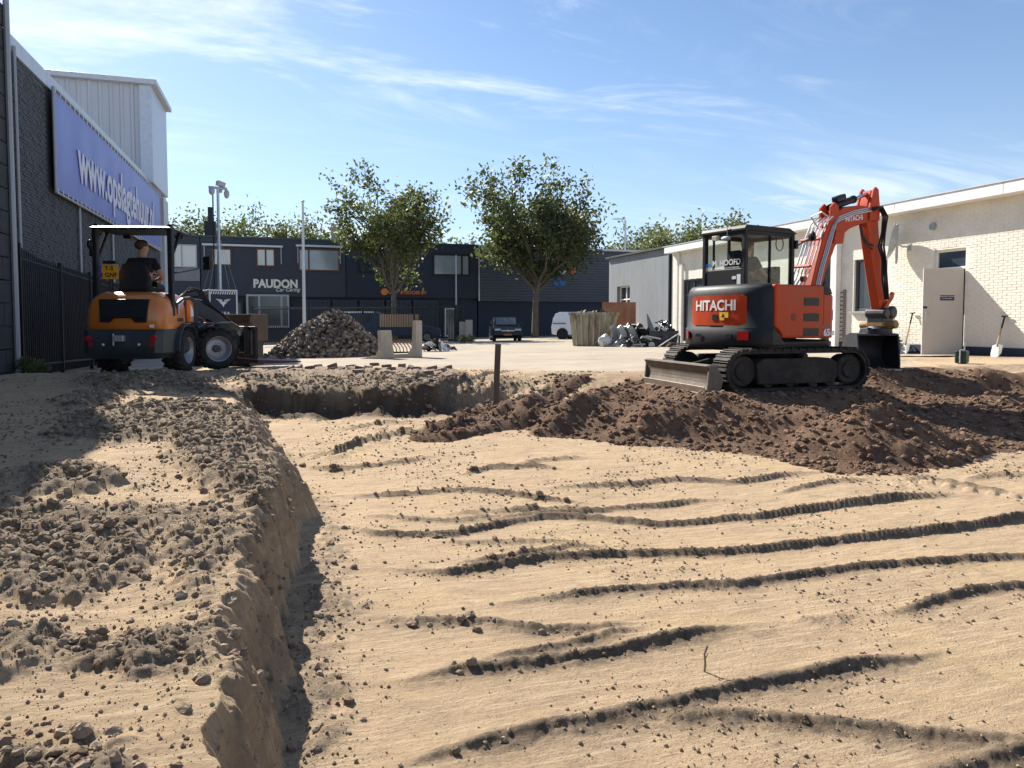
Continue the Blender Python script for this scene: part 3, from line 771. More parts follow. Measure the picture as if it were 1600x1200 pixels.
def brick_field(parent, X, nx, Y0, Y1, z0, z1, holes, mbrick, near, proud=.006, course=.0625, ln=.21, hd=.010, keep=None):
    """running-bond bricks on a wall at x = X facing nx; nearest 300 as single objects, the others joined"""
    P = []
    nrow = int((z1-z0)/course)
    for r in range(nrow):
        z = z0+(r+.5)*course; o = (r % 2)*(ln+hd)/2
        n = int((Y1-Y0)/(ln+hd))
        for c in range(n):
            y = Y0+o+(c+.5)*(ln+hd)
            if y+ln/2 > Y1: continue
            if any(a-.03-ln/2 < y < b+.03+ln/2 and c0-.03 < z < c1+.03 for a, b, c0, c1 in holes): continue
            P.append((y, z))
    P = np.array(P)
    rs = np.random.RandomState(3)
    pr = proud*(.6+.7*rs.rand(len(P)))
    d = np.hypot(P[:, 0]-near[0], P[:, 1]-near[1])
    order = np.argsort(d); sel = set(order[:300].tolist())
    hx, hy, hz = .02, ln/2, (course-hd)/2
    base = np.array([(-1,-1,-1),(1,-1,-1),(1,1,-1),(-1,1,-1),(-1,-1,1),(1,-1,1),(1,1,1),(-1,1,1)])*np.array([hx, hy, hz])
    base[:, 1:] *= np.where(base[:, :1]*nx > 0, .975, 1.0)
    fq = np.array([(0,3,2,1),(4,5,6,7),(0,1,5,4),(1,2,6,5),(2,3,7,6),(3,0,4,7)])
    rest = [i for i in range(len(P)) if i not in sel]
    C = np.stack([X+nx*(pr-hx), P[:, 0], P[:, 1]], -1)
    V = (base[None]+C[rest][:, None]).reshape(-1, 3); F = (fq[None]+(np.arange(len(rest))*8)[:, None, None]).reshape(-1, 4)
    o = np_mesh('brickwork', V, F, [mbrick], parent, smooth=False); o['kind'] = 'stuff'
    one = np_mesh('brick', base, fq, [mbrick], parent, smooth=False)
    first = True
    for i in sel:
        if first: one.location = C[i]; first = False
        else: link_mesh('brick', one.data, parent, C[i])

# ------------------------------------------------------------------ dark warehouse on the left
XL = -5.2
wh = tag(empty('warehouse', (0, 0, 0)), 'long dark brick warehouse with pale roof edge along the left side', 'warehouse')
MB().box((-15.2-.03, 15.5, 3.6), (20, 39, 7.2)).build('wall', M_DMORT, wh)
brick_field(wh, XL-.03, 1, 15.0, 34.9, .35, 7.15, [(19.3, 34.2, 4.6, 7.1)], M_DBRICK, (16, 2.2), proud=.03)
for y0 in np.arange(-3.9, 35, 2.9):
    MB().box((-10.24, y0+1.45, 7.21), (10.1, 2.89, .34)).build('roof_edge', M_FASC, wh, bevel=.012)
MB().box((-15.2, 15.5, 7.1), (19.9, 38.9, .06)).build('roof_deck', M_GREYP, wh)
for py_ in (17.05, 21.6, 25.4):
    MB().tube([(XL+.05, py_, .5), (XL+.05, py_, 7.15)], .035, 8).build('downpipe', M_GREYP, wh)
# protruding end pier of big dark blocks
yy = -4.0
pier_y1 = 14.75
k = 0
for r in range(18):
    z = .3+r*.40
    if z > 7.1: break
    for c in range(4):
        y = pier_y1-.46-c*.92+(.46 if r % 2 else 0)
        w = .9 if y+.45 <= pier_y1 else .9-(y+.45-pier_y1)*1
        yc = min(y, pier_y1-w/2) if y+.45 > pier_y1 else y
        MB().box((XL+.30, yc, z+.195), (.62, w, .385)).build('block', M_BLOCK, wh, bevel=.012, seg=1)
MB().box((XL+.2, 3.3, 3.7), (.6, 15.2, 7.0)).build('end_wall', M_BLOCK, wh)
MB().tube([(XL+.66, 14.7, .4), (XL+.66, 14.7, 7.2)], .05, 8).build('corner_pipe', M_GREYP, wh)
# banner
bn = tag(empty('banner_sign', (XL+.12, 19.4, 0)), 'long violet blue banner with white web address on dark brick wall', 'sign')
p_tl = on_x(95, 150, XL+.1); p_tr = on_x(253, 305, XL+.1)
sy0, sy1, sz0, sz1 = 19.4, 34.0, 4.68, 6.98
L_ = sy1-sy0
m = MB(); N_ = 40
for i in range(N_+1):
    for j in range(7):
        u, v = i/N_, j/6
        m.v.append((.012*math.sin(i*1.3)*math.sin(math.pi*v)+.01, u*L_, sz0+(sz1-sz0)*v))
for i in range(N_):
    for j in range(6): m.f.append((i*7+j, (i+1)*7+j, (i+1)*7+j+1, i*7+j+1)); m.m.append(0)
m.build('banner_sheet', M_SIGN, bn, smooth=True)
fr_ = MB()
for z in (sz0-.06, sz1+.06): fr_.tube([(0, -.08, z), (0, L_+.08, z)], .035, 8)
for y in (-.08, L_+.08): fr_.tube([(0, y, sz0-.06), (0, y, sz1+.06)], .035, 8)
fr_.build('banner_frame', M_GREYP, bn, smooth=True)
for i in range(0, 37):
    for z, s in ((sz0, -1), (sz1, 1)):
        MB().tube([(.025, i*L_/36, z-s*.04), (.03, i*L_/36, z+s*.09)], .011, 5).build('lace', M_OFFW, bn)
wt = text('web_address', 'www.opslagtehuur.nl', 1.62, M_SIGNT, frame((.035, L_*.507, 5.74), (0, 1, 0), (0, 0, 1)), bn, bold=.045)
wt.scale.x = 11.2/wt.dimensions.x if wt.dimensions.x > 1 else .8
# tall pale steel hall behind it
hall = tag(empty('steel_hall', (-5.0, 32.4, 0)), 'tall pale grey corrugated steel hall rising behind dark warehouse', 'hall')
m = MB(); pr_ = []
x = 0.0
while x > -20:
    pr_ += [(x, 0), (x-.20, 0), (x-.25, .05), (x-.33, .05)]; x -= .38
poly = [(p[0], -p[1]) for p in pr_]
for i in range(len(poly)-1):
    (x1, y1), (x2, y2) = poly[i], poly[i+1]
    m.add([(x1-.45, y1, 7.3), (x2-.45, y2, 7.3), (x2-.45, y2, 11.1), (x1-.45, y1, 11.1)], [(0, 1, 2, 3)])
m.build('corrugated_front', M_SHED, hall, recalc=False)
MB().box((-10.2, 1.9, 9.1), (19.5, 3.6, 3.8)).build('hall_core', M_SHED, hall)
MB().box((-.24, 3.0, 3.5), (.44, 1.3, 7.0)).build('corner_base', M_SHED, hall)
MB().box((-.24, 1.75, 9.15), (.46, 3.8, 3.9)).build('corner_trim', mat('pale_blue_trim', (.52, .58, .66), .4, .2), hall, bevel=.02)
MB().box((-10.2, 1.75, 11.2), (20.8, 4.1, .2)).build('roof_edge', M_FASC, hall, bevel=.02)

# steel picket fence in front of the warehouse
XF = -4.55
def picket_fence(name, label, x0, y0, x1, y1, h, n, zfun, post_every, mt, r=.011, railz=(.18, .82), pr=.035):
    L = math.hypot(x1-x0, y1-y0); a = math.atan2(y1-y0, x1-x0)
    f = tag(empty(name, (x0, y0, 0), a), label, 'fence')
    pk = None
    for i in range(n):
        t = (i+.5)/n; z = zfun(x0+(x1-x0)*t, y0+(y1-y0)*t)
        if pk is None:
            pk = MB().tube([(0, 0, .08), (0, 0, h-.04), (0, 0, h)], [r, r, r*.3], 6).build('picket', mt, f); pk.location = (t*L, 0, z)
        else: link_mesh('picket', pk.data, f, (t*L, 0, z))
    za, zb = zfun(x0, y0), zfun(x1, y1)
    for q in railz:
        MB().tube([(0, 0, za+h*q), (L, 0, zb+h*q)], r*1.9, 6).build('rail', mt, f)
    k = max(1, int(L/post_every)); po = None
    for i in range(k+1):
        t = i/k; z = zfun(x0+(x1-x0)*t, y0+(y1-y0)*t)
        if po is None: po = MB().box((0, 0, h/2+.02), (pr*2, pr*2, h+.04)).build('post', mt, f, bevel=.006, seg=1); po.location = (0, 0, z)
        else: link_mesh('post', po.data, f, (t*L, 0, z))
    return f
picket_fence('picket_fence', 'black steel picket fence standing along the dark warehouse wall', XF, 14.95, XF-.1, 27.5, 2.35, 104, lambda x, y: gz(x, y), 2.45, M_BLACKST, .014, (.07, .90))

# ------------------------------------------------------------------ cream painted brick building on the right
XR = 15.8
rb = tag(empty('brick_building', (0, 0, 0)), 'low cream painted brick building with flat white roof edge', 'building')
def wspan(px0, px1, py0, py1, X=XR):
    a = on_x(px0, (py0+py1)/2, X).y; b = on_x(px1, (py0+py1)/2, X).y
    c = (px0+px1)/2
    return min(a, b), max(a, b), on_x(c, py1, X).z, on_x(c, py0, X).z
WIN = wspan(1334, 1386, 404, 486)
TRA = wspan(1459, 1509, 389, 421)
DORY = (TRA[0], TRA[1]); SILL = .78
OPN = wspan(1281, 1297, 400, 520); OPN = (OPN[0], OPN[1], .8, OPN[3])
DRK = wspan(1066, 1098, 436, 520); DRK = (DRK[0], DRK[1], .75, DRK[3])
holes = [WIN, (DORY[0], DORY[1], SILL-.1, TRA[3]), OPN, DRK]
Y0R, Y1R, ZT = 3.0, 27.0, 4.46
# wall core with openings cut: vertical strips
cuts = sorted(set([Y0R, Y1R]+[v for h in holes for v in h[:2]]))
m = MB()
for a, b in zip(cuts[:-1], cuts[1:]):
    zz = [.3, ZT]
    hs = [h for h in holes if h[0] <= a+1e-6 and h[1] >= b-1e-6]
    segs = [(.3, ZT)] if not hs else [(.3, hs[0][2]), (hs[0][3], ZT)]
    for c0, c1 in segs:
        if c1 > c0: m.box((XR+.15, (a+b)/2, (c0+c1)/2), (.3, b-a, c1-c0))
m.build('wall', M_WMORT, rb)
MB().box((XR+6, 15, 2.4), (11.0, 23.8, 4.0)).build('interior', mat('dim_interior', (.03, .03, .032), .9), rb)
brick_field(rb, XR, -1, Y0R+6.6, Y1R-.1, .98, 4.44, holes+[(-5, 9.4, 0, 5)], M_WBRICK, (12.3, 2.0))
PLH = [(h[0], h[1], 0, 5) for h in (( DORY[0], DORY[1]), (OPN[0], OPN[1]), (DRK[0], DRK[1]))]
ed = [9.4]+[v for a in sorted(PLH) for v in a[:2]]+[Y1R]
for a, b in zip(ed[0::2], ed[1::2]):
    MB().box((XR-.012, (a+b)/2, .70), (.06, b-a-.01, .54)).build('plinth', M_NAVY, rb, bevel=.006, seg=1)
for y in np.arange(3.0, 26.9, 3.0):
    MB().box((XR-.19, y+1.5, 4.57), (.40, 2.992, .27)).build('roof_edge', M_WHITE, rb, bevel=.008)
MB().box((XR+5.6, 15, 4.68), (11.8, 24.1, .10)).build('roof_deck', M_FASC, rb)
MB().box((XR-.18, 15, 4.722), (.46, 24.2, .03)).build('roof_trim', M_FASC, rb)
def window(parent, X, nx, sp, mf, mg, fw=.06, mull=(), name='window', recess=.10, trans=()):
    a, b, c, d = sp
    w = MB()
    x = X-nx*recess
    w.box((x, (a+b)/2, d-fw/2), (.07, b-a, fw)); w.box((x, (a+b)/2, c+fw/2), (.07, b-a, fw))
    w.box((x, a+fw/2, (c+d)/2), (.069, fw, d-c-2*fw)); w.box((x, b-fw/2, (c+d)/2), (.069, fw, d-c-2*fw))
    for t in mull: w.box((x, a+(b-a)*t, (c+d)/2), (.068, fw, d-c-2*fw))
    for t in trans: w.box((x, (a+b)/2, c+(d-c)*t), (.067, b-a-2*fw, fw))
    o = w.build(name, mf, parent, bevel=.006, seg=1)
    MB().box((x-nx*.02, (a+b)/2, (c+d)/2), (.012, b-a-.02, d-c-.02)).build('pane', mg, o)
    return o
M_GRYF = mat('dark_grey_frame', (.06, .065, .07), .5)
w_ = window(rb, XR, -1, WIN, M_GRYF, M_DGLASS, .07, (.38,))
MB().box((XR-.03, (WIN[0]+WIN[1])/2, WIN[2]-.035), (.16, WIN[1]-WIN[0]+.12, .06)).build('sill', mat('grey_sill', (.28, .28, .28), .7), w_)
window(rb, XR, -1, (DORY[0], DORY[1], TRA[2], TRA[3]), M_WHITE, M_DGLASS, .06, name='transom')
window(rb, XR, -1, OPN, M_GRYF, M_DGLASS, .07, name='dark_window')
window(rb, XR, -1, DRK, M_GRYF, M_DGLASS, .06, (.5,), trans=(.75,), name='dark_window')
# bare toothed brick strip
ys = on_x(1318, 480, XR).y
for r in range(27):
    z = 0.86+r*.0625
    w = .22 if r % 2 else .11
    MB().box((XR-.016, ys-(.055 if r % 2 == 0 else 0), z), (.03, w, .05)).build('brick', M_BARE, rb)
# pilaster and pipes
yp = on_x(1303, 450, XR-.2).y
MB().box((XR-.10, yp, 2.55), (.18, .15, 3.75)).build('pilaster', M_WHITE, rb, bevel=.01)
yd = on_x(1059, 450, XR-.1).y; yd2 = on_x(1065.5, 460, XR-.1).y
MB().tube([(XR-.09, yd, .6), (XR-.09, yd, 4.40)], .05, 10).build('downpipe', M_WHITE, rb, smooth=True)
MB().tube([(XR-.09, yd2, .6), (XR-.09, yd2, 3.6), (XR-.09, yd2, 3.85), (XR-.09, yd-.2, 3.95)], .05, 10).build('downpipe', M_WHITE, rb, smooth=True)
vp = on_x(1459, 354, XR)
MB().lathe([(.09, -.04), (.09, .02)], 16, 'x', (XR-.02, vp.y, vp.z)).build('vent', M_GREYP, rb)
# swung-open steel door
hinge = (XR-.03, DORY[0]+.02); free = (14.95, 13.62)
dw = math.hypot(free[0]-hinge[0], free[1]-hinge[1]); da = math.atan2(free[1]-hinge[1], free[0]-hinge[0])
dr = empty('steel_door', (hinge[0], hinge[1], SILL-.02), da); dr.parent = None
tag(dr, 'plain grey cream steel door swung wide open from the brick wall', 'door')
dh = TRA[2]+.02-SILL
MB().box((dw/2, 0, dh/2), (dw, .05, dh)).build('door_leaf', mat('grey_cream_door', (.50, .47, .43), .55, var=.05, scale=2, dirt=(.42, .39, .35), dirt_amt=.4), dr, bevel=.006, seg=1)
SD = 1   # the face towards the camera
sg_ = MB().box((dw*.40, SD*.029, dh*.66), (.32, .006, .13)).build('door_notice', mat('notice_blue', (.03, .04, .13), .4), dr)
for i, (t, s) in enumerate((('VERBODEN TOEGANG', .034), ('voor onbevoegden', .030))):
    text('notice_lettering', t, s, M_OFFW, frame((dw*.40, SD*.034, dh*.675-i*.045), (-1, 0, 0), (0, 0, 1)), dr, depth=.001)
hd_ = MB(); hd_.box((dw*.94, SD*.03, dh*.455), (.04, .012, .20)); hd_.tube([(dw*.94, SD*.03, dh*.475), (dw*.94, SD*.075, dh*.475), (dw*.82, SD*.075, dh*.475)], .011, 8)
hd_.build('door_handle', M_GALV, dr)
MB().box((dw*.945, SD*.028, dh*.55), (.10, .008, .05)).build('lock_plate', M_BLACKST, dr)
# satellite dish
dc = on_x(1403, 379, XR-.42)
dish = tag(empty('satellite_dish', (XR, dc.y+.05, dc.z)), 'grey satellite dish seen edge on, fixed high on cream brick wall', 'dish')
Rm = Vector((-.68, .70, .18)).normalized().to_track_quat('Z', 'Y').to_matrix().to_4x4(); Rm.translation = (-.43, .0, 0)
m = MB(); prof = [(.50*t, .14*t*t) for t in np.linspace(.02, 1, 9)]
m.lathe(prof+[(p[0]+.002, p[1]-.014) for p in prof[::-1]], 28)
d_ = m.build('reflector', M_GALV, dish, smooth=True); d_.matrix_local = Rm
m = MB(); m.tube([(0, -.02, -.1), (-.25, -.02, -.1), (-.40, -.0, -.02)], .022, 8); m.box((-.01, -.02, -.1), (.02, .12, .2)); m.build('wall_bracket', M_GALV, dish)
for q, (a_, b_) in enumerate(((-.36, .03), (-.46, -.05))): MB().box((a_, b_, .02-.1*q), (.05, .025, .95)).build('mounting_bar', M_GALV, dish, bevel=.004)

# ------------------------------------------------------------------ grey stucco building
gb = tag(empty('stucco_building', (XR, 30, 0)), 'grey stucco flat roofed building between the skip and cream brick building', 'building')
GWN = wspan(964, 984, 447, 512)
a, b, c, d = GWN
m = MB()
for (p, q, r_, s_) in ((27.15, a, .2, 4.72), (b, 33.2, .2, 4.72), (a, b, .2, c), (a, b, d, 4.72)):
    m.box((.15, (p+q)/2-30, (r_+s_)/2), (.3, q-p, s_-r_))
m.box((5, 2.9, 2.4), (9.7, .3, 4.6)); m.box((5.2, 0, 4.55), (9.8, 5.5, .2)); m.box((2.5, 0, 2.2), (.2, 5.6, 4.2))
m.build('wall', M_STUCCO, gb)
MB().box((4.9, .15, 4.77), (10.1, 6.4, .08)).build('roof_edge', mat('dark_roof_trim', (.05, .055, .06), .6), gb)
gw = window(gb, 0, -1, (a-30, b-30, c, d), M_WHITE, M_DGLASS, .06, (.5,), recess=.2, trans=(.68,))
MB().box((-.03, -2.87, 2.5), (.08, .09, 4.4)).build('dark_pipe', M_BLACKST, gb)

# ------------------------------------------------------------------ far buildings across the yard
YB = 61.0
def fspan(px0, px1, py0, py1):
    p = on_y(px0, py0, YB); q = on_y(px1, py1, YB)
    return p.x, q.x, q.z, on_y((px0+px1)/2, (py0), YB).z if False else (p.z)
def fwin(parent, px0, px1, py0, py1, mf, mg, fw=.12, mull=(), trans=(), name='window'):
    p = on_y(px0, (py0+py1)/2, YB); q = on_y(px1, (py0+py1)/2, YB); c = (px0+px1)/2
    x0, x1 = p.x, q.x; z1 = on_y(c, py0, YB).z; z0 = on_y(c, py1, YB).z
    w = MB(); y = YB-.03
    w.box(((x0+x1)/2, y, z1-fw/2), (x1-x0, .16, fw)); w.box(((x0+x1)/2, y, z0+fw/2), (x1-x0, .16, fw))
    w.box((x0+fw/2, y, (z0+z1)/2), (fw, .158, z1-z0-2*fw)); w.box((x1-fw/2, y, (z0+z1)/2), (fw, .158, z1-z0-2*fw))
    for t in mull: w.box((x0+(x1-x0)*t, y, (z0+z1)/2), (fw, .156, z1-z0-2*fw))
    for t in trans: w.box(((x0+x1)/2, y, z0+(z1-z0)*t), (x1-x0-2*fw, .154, fw))
    o = w.build(name, mf, parent)
    MB().box(((x0+x1)/2, YB-.02, (z0+z1)/2), (x1-x0-.05, .06, z1-z0-.05)).build('pane', mg, o)
    return o
def xat(px, py=440): return on_y(px, py, YB).x
def zat(py, px=500): return on_y(px, py, YB).z
fb = tag(empty('office_building', (0, YB, 0)), 'dark slate two storey business building with awnings behind the yard', 'building')
fb.location = (0, 0, 0)
XJ1, XJ2, XJ3 = xat(313), xat(540), xat(748)
ZTOP = zat(374, 445)
zg = zat(465, 600)
for nm, xa, xb, mt in (('wall', -24, XJ1, M_FAC), ('wall', XJ1+.06, XJ2, M_FAC), ('wall', XJ2+.06, XJ3-.03, M_FAC2)):
    MB().box(((xa+xb)/2, YB+5, (zg+ZTOP)/2), (xb-xa, 10, ZTOP-zg)).build(nm, mt, fb)
MB().box(((-24+XJ3)/2, YB+5.25, (zg-1)/2), (XJ3+24-.1, 9.7, zg+1)).build('ground_floor_wall', M_FAC2, fb)
MB().box(((-24+XJ3)/2, YB+5, ZTOP+.05), (XJ3+24.2, 10.2, .10)).build('roof_edge', mat('dark_coping', (.06, .075, .095), .5), fb)
fwin(fb, 271, 308, 382, 418, M_GREYP, M_BLIND, .08, (.35,))
MB().box(((xat(271)+xat(313))/2, YB-.04, (zat(419, 290)+zat(439, 290))/2), (xat(312)-xat(271), .06, zat(419, 290)-zat(439, 290))).build('pale_panel', mat('pale_panel', (.22, .23, .25), .7), fb)
fwin(fb, 331, 362, 388, 415, M_BROWNW, M_BLIND, .10)
fwin(fb, 400, 430, 388, 417, M_BROWNW, M_BLIND, .12, (.5,))
fwin(fb, 466, 531, 389, 424, M_BROWNW, M_GGLASS, .12, (.25,))
fwin(fb, 560, 588, 402, 426, M_BLACKST, M_DGLASS, .10, (.5,))
fwin(fb, 676, 734, 397, 431, M_BLACKST, M_GGLASS, .14, (.78,))
for a, b, py in ((317, 443, 384), (463, 535, 385)):
    xa, xb, z = xat(a), xat(b), zat(py, (a+b)/2)
    w = MB(); w.box(((xa+xb)/2, YB-.16, z), (xb-xa, .26, .18))
    o = w.build('awning', M_GALV, fb, bevel=.03)
    for x in (xa+.15, xb-.15):
        MB().tube([(x, YB-.06, z-.08), (x, YB-.10, z-1.4)], .035, 6).build('awning_arm', M_GALV, o)
# signs on the facade
sp_ = MB().box(((xat(391)+xat(470))/2, YB-.05, (zat(444, 430)+zat(458, 430))/2), (xat(470)-xat(391), .08, zat(444, 430)-zat(458, 430))).build('sign_board', mat('sign_board_grey', (.045, .058, .078), .6), fb)
pt_ = text('sign_lettering', 'PAUDON', .92, M_OFFW, frame(((xat(396)+xat(465))/2, YB-.13, zat(444, 430)), (1, 0, 0), (0, 0, 1)), fb, bold=.04, depth=.03)
pt_.scale.x = (xat(465)-xat(396))/max(.5, pt_.dimensions.x)
text('script_lettering', 'Car Caring', .42, M_OFFW, frame(((xat(431)+xat(467))/2, YB-.20, zat(453.0, 445)), (1, .0, .02), (0, 0, 1)), fb, shear=.35, depth=.01, bold=.004)
hx = MB(); cx, cz = xat(600.5, 456), zat(456, 600)
hx.lathe([(.32, -.04), (.32, .04)], 6, 'y', (cx, YB-.06, cz)); hx.build('sign_emblem', M_ORAL, fb)
text('sign_lettering', 'DUBO', .40, M_ORAL, frame((xat(611, 456), YB-.06, zat(456.5, 611)), (1, 0, 0), (0, 0, 1)), fb, bold=.012, depth=.03)
text('sign_lettering', 'ETSOOSE BV', .40, M_ORAL, frame((xat(646, 456), YB-.06, zat(457.5, 646)), (1, 0, 0), (0, 0, 1)), fb, bold=.012, depth=.03)
# ground floor shop windows and doors
fwin(fb, 385, 452, 460, 512, M_GREYP, M_DGLASS, .16, (.3, .82), name='shop_window')
fwin(fb, 320, 380, 470, 520, M_BLACKST, M_DGLASS, .14, (.5,), name='shop_window')
for i in range(5):
    fwin(fb, 478+i*42, 516+i*42, 469, 524, M_FAC, mat('garage_door_blue', (.022, .032, .05), .5, var=.3), .14, (.2, .4, .6, .8), name='garage_door')
fwin(fb, 694, 713, 481, 526, M_WHITE, M_DGLASS, .14, name='white_door_frame')
ch = MB(); p = on_y(329, 365, YB+4); ch.box((p.x, YB+4, ZTOP+.9), (.9, .9, 1.6)); ch.box((p.x, YB+4, ZTOP+2.0), (.35, .35, 1.8)); ch.build('chimney', M_BLACKST, fb)
p = on_y(521, 360, YB+5); MB().tube([(p.x, YB+5, ZTOP), (p.x, YB+5, ZTOP+2.0)], .2, 8).build('chimney', M_CONC, fb)
# corrugated hall on the right of it
ch_ = tag(empty('corrugated_hall', (XJ3, YB, 0)), 'grey hall clad in horizontal corrugated sheet with dark base', 'hall')
zt2, zb2 = zat(391, 900), zat(471, 860)
pts = []
z = zb2; 
while z < zt2-.2:
    pts += [(-.02, z), (-.02, z+.12), (-.09, z+.16), (-.09, z+.20)]; z += .24
m = MB(); xe = 34.0
for i in range(len(pts)-1):
    (y1, z1), (y2, z2) = pts[i], pts[i+1]
    m.add([(.05, y1, z1), (xe, y1, z1), (xe, y2, z2), (.05, y2, z2)], [(0, 1, 2, 3)])
m.build('cladding', M_CORR, ch_)
MB().box((xe/2, 5, (zt2+zb2)/2), (xe, 9.9, zt2-zb2)).build('wall', M_CORR, ch_)
MB().box((xe/2, 5.3, (zb2-1)/2), (xe-.1, 9.9, zb2+1)).build('base_wall', M_FAC2, ch_)
MB().box((xe/2, 4.9, zt2+.08), (xe+.1, 10.4, .18)).build('roof_edge', M_FASC, ch_)
MB().box((-.0, -.08, (zt2+zb2)/2), (.10, .14, zt2-zb2)).build('corner_trim', M_GALV, ch_)
for px, py, rx, rz, c in ((893.5, 422, .44, .44, (.55, .10, .05)), (874, 442, .62, .38, (.03, .13, .38)), (878, 424, .40, .25, (.6, .6, .6))):
    p = on_y(px, py, YB-.12)
    m = MB(); m.lathe([(1, -.02), (1, .02)], 24, 'y'); o = m.build('logo_dot', mat('logo_%d' % px, c, .5, var=.05), ch_, smooth=False)
    o.location = (p.x-XJ3, -.12, p.z); o.scale = (rx, 1, rz)
# ------------------------------------------------------------------ people
M_SKIN = mat('skin', (.42, .24, .17), .55, var=.08, scale=12)
M_HAIR = mat('brown_hair', (.055, .032, .020), .6, var=.4, scale=40, bump=.6, bscale=120, stretch=(1, 1, .3))
M_TEE = mat('black_cotton', (.012, .013, .018), .9, var=.3, scale=10, bump=.4, bscale=25)
M_JEANS = mat('dark_work_trousers', (.03, .035, .05), .9, var=.2, scale=14)
M_BOOT = mat('work_boot', (.03, .022, .016), .7)
def person(name, label, J, loc, rz, sleeve=.55, turn=0.0, rot_parent=None, cat='person'):
    """J: seated skeleton in local metres, x forward, y left; the surface grows as one mesh over it"""
    V, E, Rr, K = [], [], [], []
    def chain(pts, rads, kinds, start=None):
        prev = start
        for p, r, k in zip(pts, rads, kinds):
            V.append(p); Rr.append(r); i = len(V)-1
            if prev is not None: E.append((prev, i)); K.append(k)
            prev = i
        return prev
    pel = chain([J['pelvis']], [.155], ['t'])
    w = chain([J['waist']], [.145], ['s'], pel)
    ch_ = chain([J['chest']], [.165], ['s'], w)
    nb = chain([J['neckbase']], [.095], ['s'], ch_)
    nk = chain([J['neck']], [.066], ['k'], nb)
    hd = Vector(J['head'])
    c, s = math.cos(turn), math.sin(turn)
    def H(x, y, z): return (hd.x+x*c-y*s, hd.y+x*s+y*c, hd.z+z)
    jaw = chain([H(.02, 0, -.05)], [.072], ['k'], nk)
    mid = chain([H(.0, 0, .03)], [.092], ['k'], jaw)
    chain([H(-.01, 0, .10)], [.078], ['k'], mid)
    chain([H(.085, 0, .0), H(.112, 0, -.012)], [.022, .012], ['k']*2, mid)          # nose
    for sd in (1, -1): chain([H(-.01, sd*.078, .01), H(-.02, sd*.100, .012)], [.026, .016], ['k']*2, mid)   # ears
    for sd, q in ((1, 'L'), (-1, 'R')):
        sh = chain([J['sh'+q]], [.082], ['s'], ch_)
        el = Vector(J['el'+q]); a = Vector(J['sh'+q])
        mids = [tuple(a.lerp(el, .5)), tuple(el)]
        e = chain(mids, [.058, .046], ['s' if sleeve > .4 else 'k', 'k'], sh)
        wr = Vector(J['wr'+q])
        f = chain([tuple(el.lerp(wr, .45)), tuple(wr)], [.044, .030], ['k', 'k'], e)
        d = (wr-el).normalized(); up = Vector((0, 0, 1)); lat = d.cross(up).normalized(); dn = lat.cross(d)
        palm = chain([tuple(wr+d*.05)], [.030], ['k'], f)
        for i, ln in enumerate((.072, .082, .076, .060)):
            o = lat*(.036-.024*i)
            chain([tuple(wr+d*.085+o), tuple(wr+d*(.085+ln*.55)+o+dn*-.012), tuple(wr+d*(.085+ln*.75)+o-dn*.045)], [.011, .0095, .008], ['k']*3, palm)
        chain([tuple(wr+d*.06-lat*.045*sd), tuple(wr+d*.10-lat*.055*sd-dn*.02)], [.012, .010], ['k']*2, palm)
        hp = chain([J['hip'+q]], [.105], ['t'], pel)
        kn = Vector(J['kn'+q]); hh = Vector(J['hip'+q]); an = Vector(J['an'+q])
        k_ = chain([tuple(hh.lerp(kn, .5)), tuple(kn)], [.088, .062], ['t', 't'], hp)
        a_ = chain([tuple(kn.lerp(an, .45)), tuple(an)], [.058, .042], ['t', 't'], k_)
        chain([(an.x+.10, an.y, an.z-.04), (an.x+.19, an.y, an.z-.05)], [.042, .034], ['b', 'b'], a_)
    me = bpy.data.meshes.new(name+'_sk'); me.from_pydata(V, E, [])
    o = bpy.data.objects.new(name+'_sk', me); COL.objects.link(o)
    sk = o.modifiers.new('s', 'SKIN'); sk.use_smooth_shade = True
    for i, sv in enumerate(me.skin_vertices[0].data): sv.radius = (Rr[i], Rr[i]); sv.use_root = (i == 0)
    su = o.modifiers.new('u', 'SUBSURF'); su.levels = 2; su.render_levels = 2
    dg = bpy.context.evaluated_depsgraph_get()
    m2 = bpy.data.meshes.new_from_object(o.evaluated_get(dg)); bpy.data.objects.remove(o); bpy.data.meshes.remove(me)
    m2.name = name
    m2.materials.clear()
    for m in (M_SKIN, M_TEE, M_JEANS, M_BOOT): m2.materials.append(m)
    A = np.array([V[a] for a, b in E]); B = np.array([V[b] for a, b in E]); kk = [{'k': 0, 's': 1, 't': 2, 'b': 3}[k] for k in K]
    C = np.array([p.center[:] for p in m2.polygons])
    t = np.clip(((C[:, None]-A[None])*(B-A)[None]).sum(-1)/(((B-A)**2).sum(-1)[None]+1e-9), 0, 1)
    D = np.linalg.norm(C[:, None]-(A[None]+t[..., None]*(B-A)[None]), axis=-1)
    m2.polygons.foreach_set('material_index', np.array(kk)[D.argmin(1)].astype(np.int32))
    m2.update()
    bo = bpy.data.objects.new(name, m2); COL.objects.link(bo)
    bo.location = loc; bo.rotation_euler = (0, 0, rz)
    tag(bo, label, cat)
    h = MB(); h.ell((0, 0, 0), (.112, .098, .095), 16, 10)
    h.v = [(x-.012, y, z+.055) for x, y, z in h.v]
    h.v = [(x if not (x > .05 and z < .06) else .05+(x-.05)*.25, y, max(z, .0 if x > -.03 else -.055)) for x, y, z in h.v]
    ho = h.build('hair', M_HAIR, bo, smooth=True); ho.location = hd; ho.rotation_euler = (0, 0, turn)
    return bo
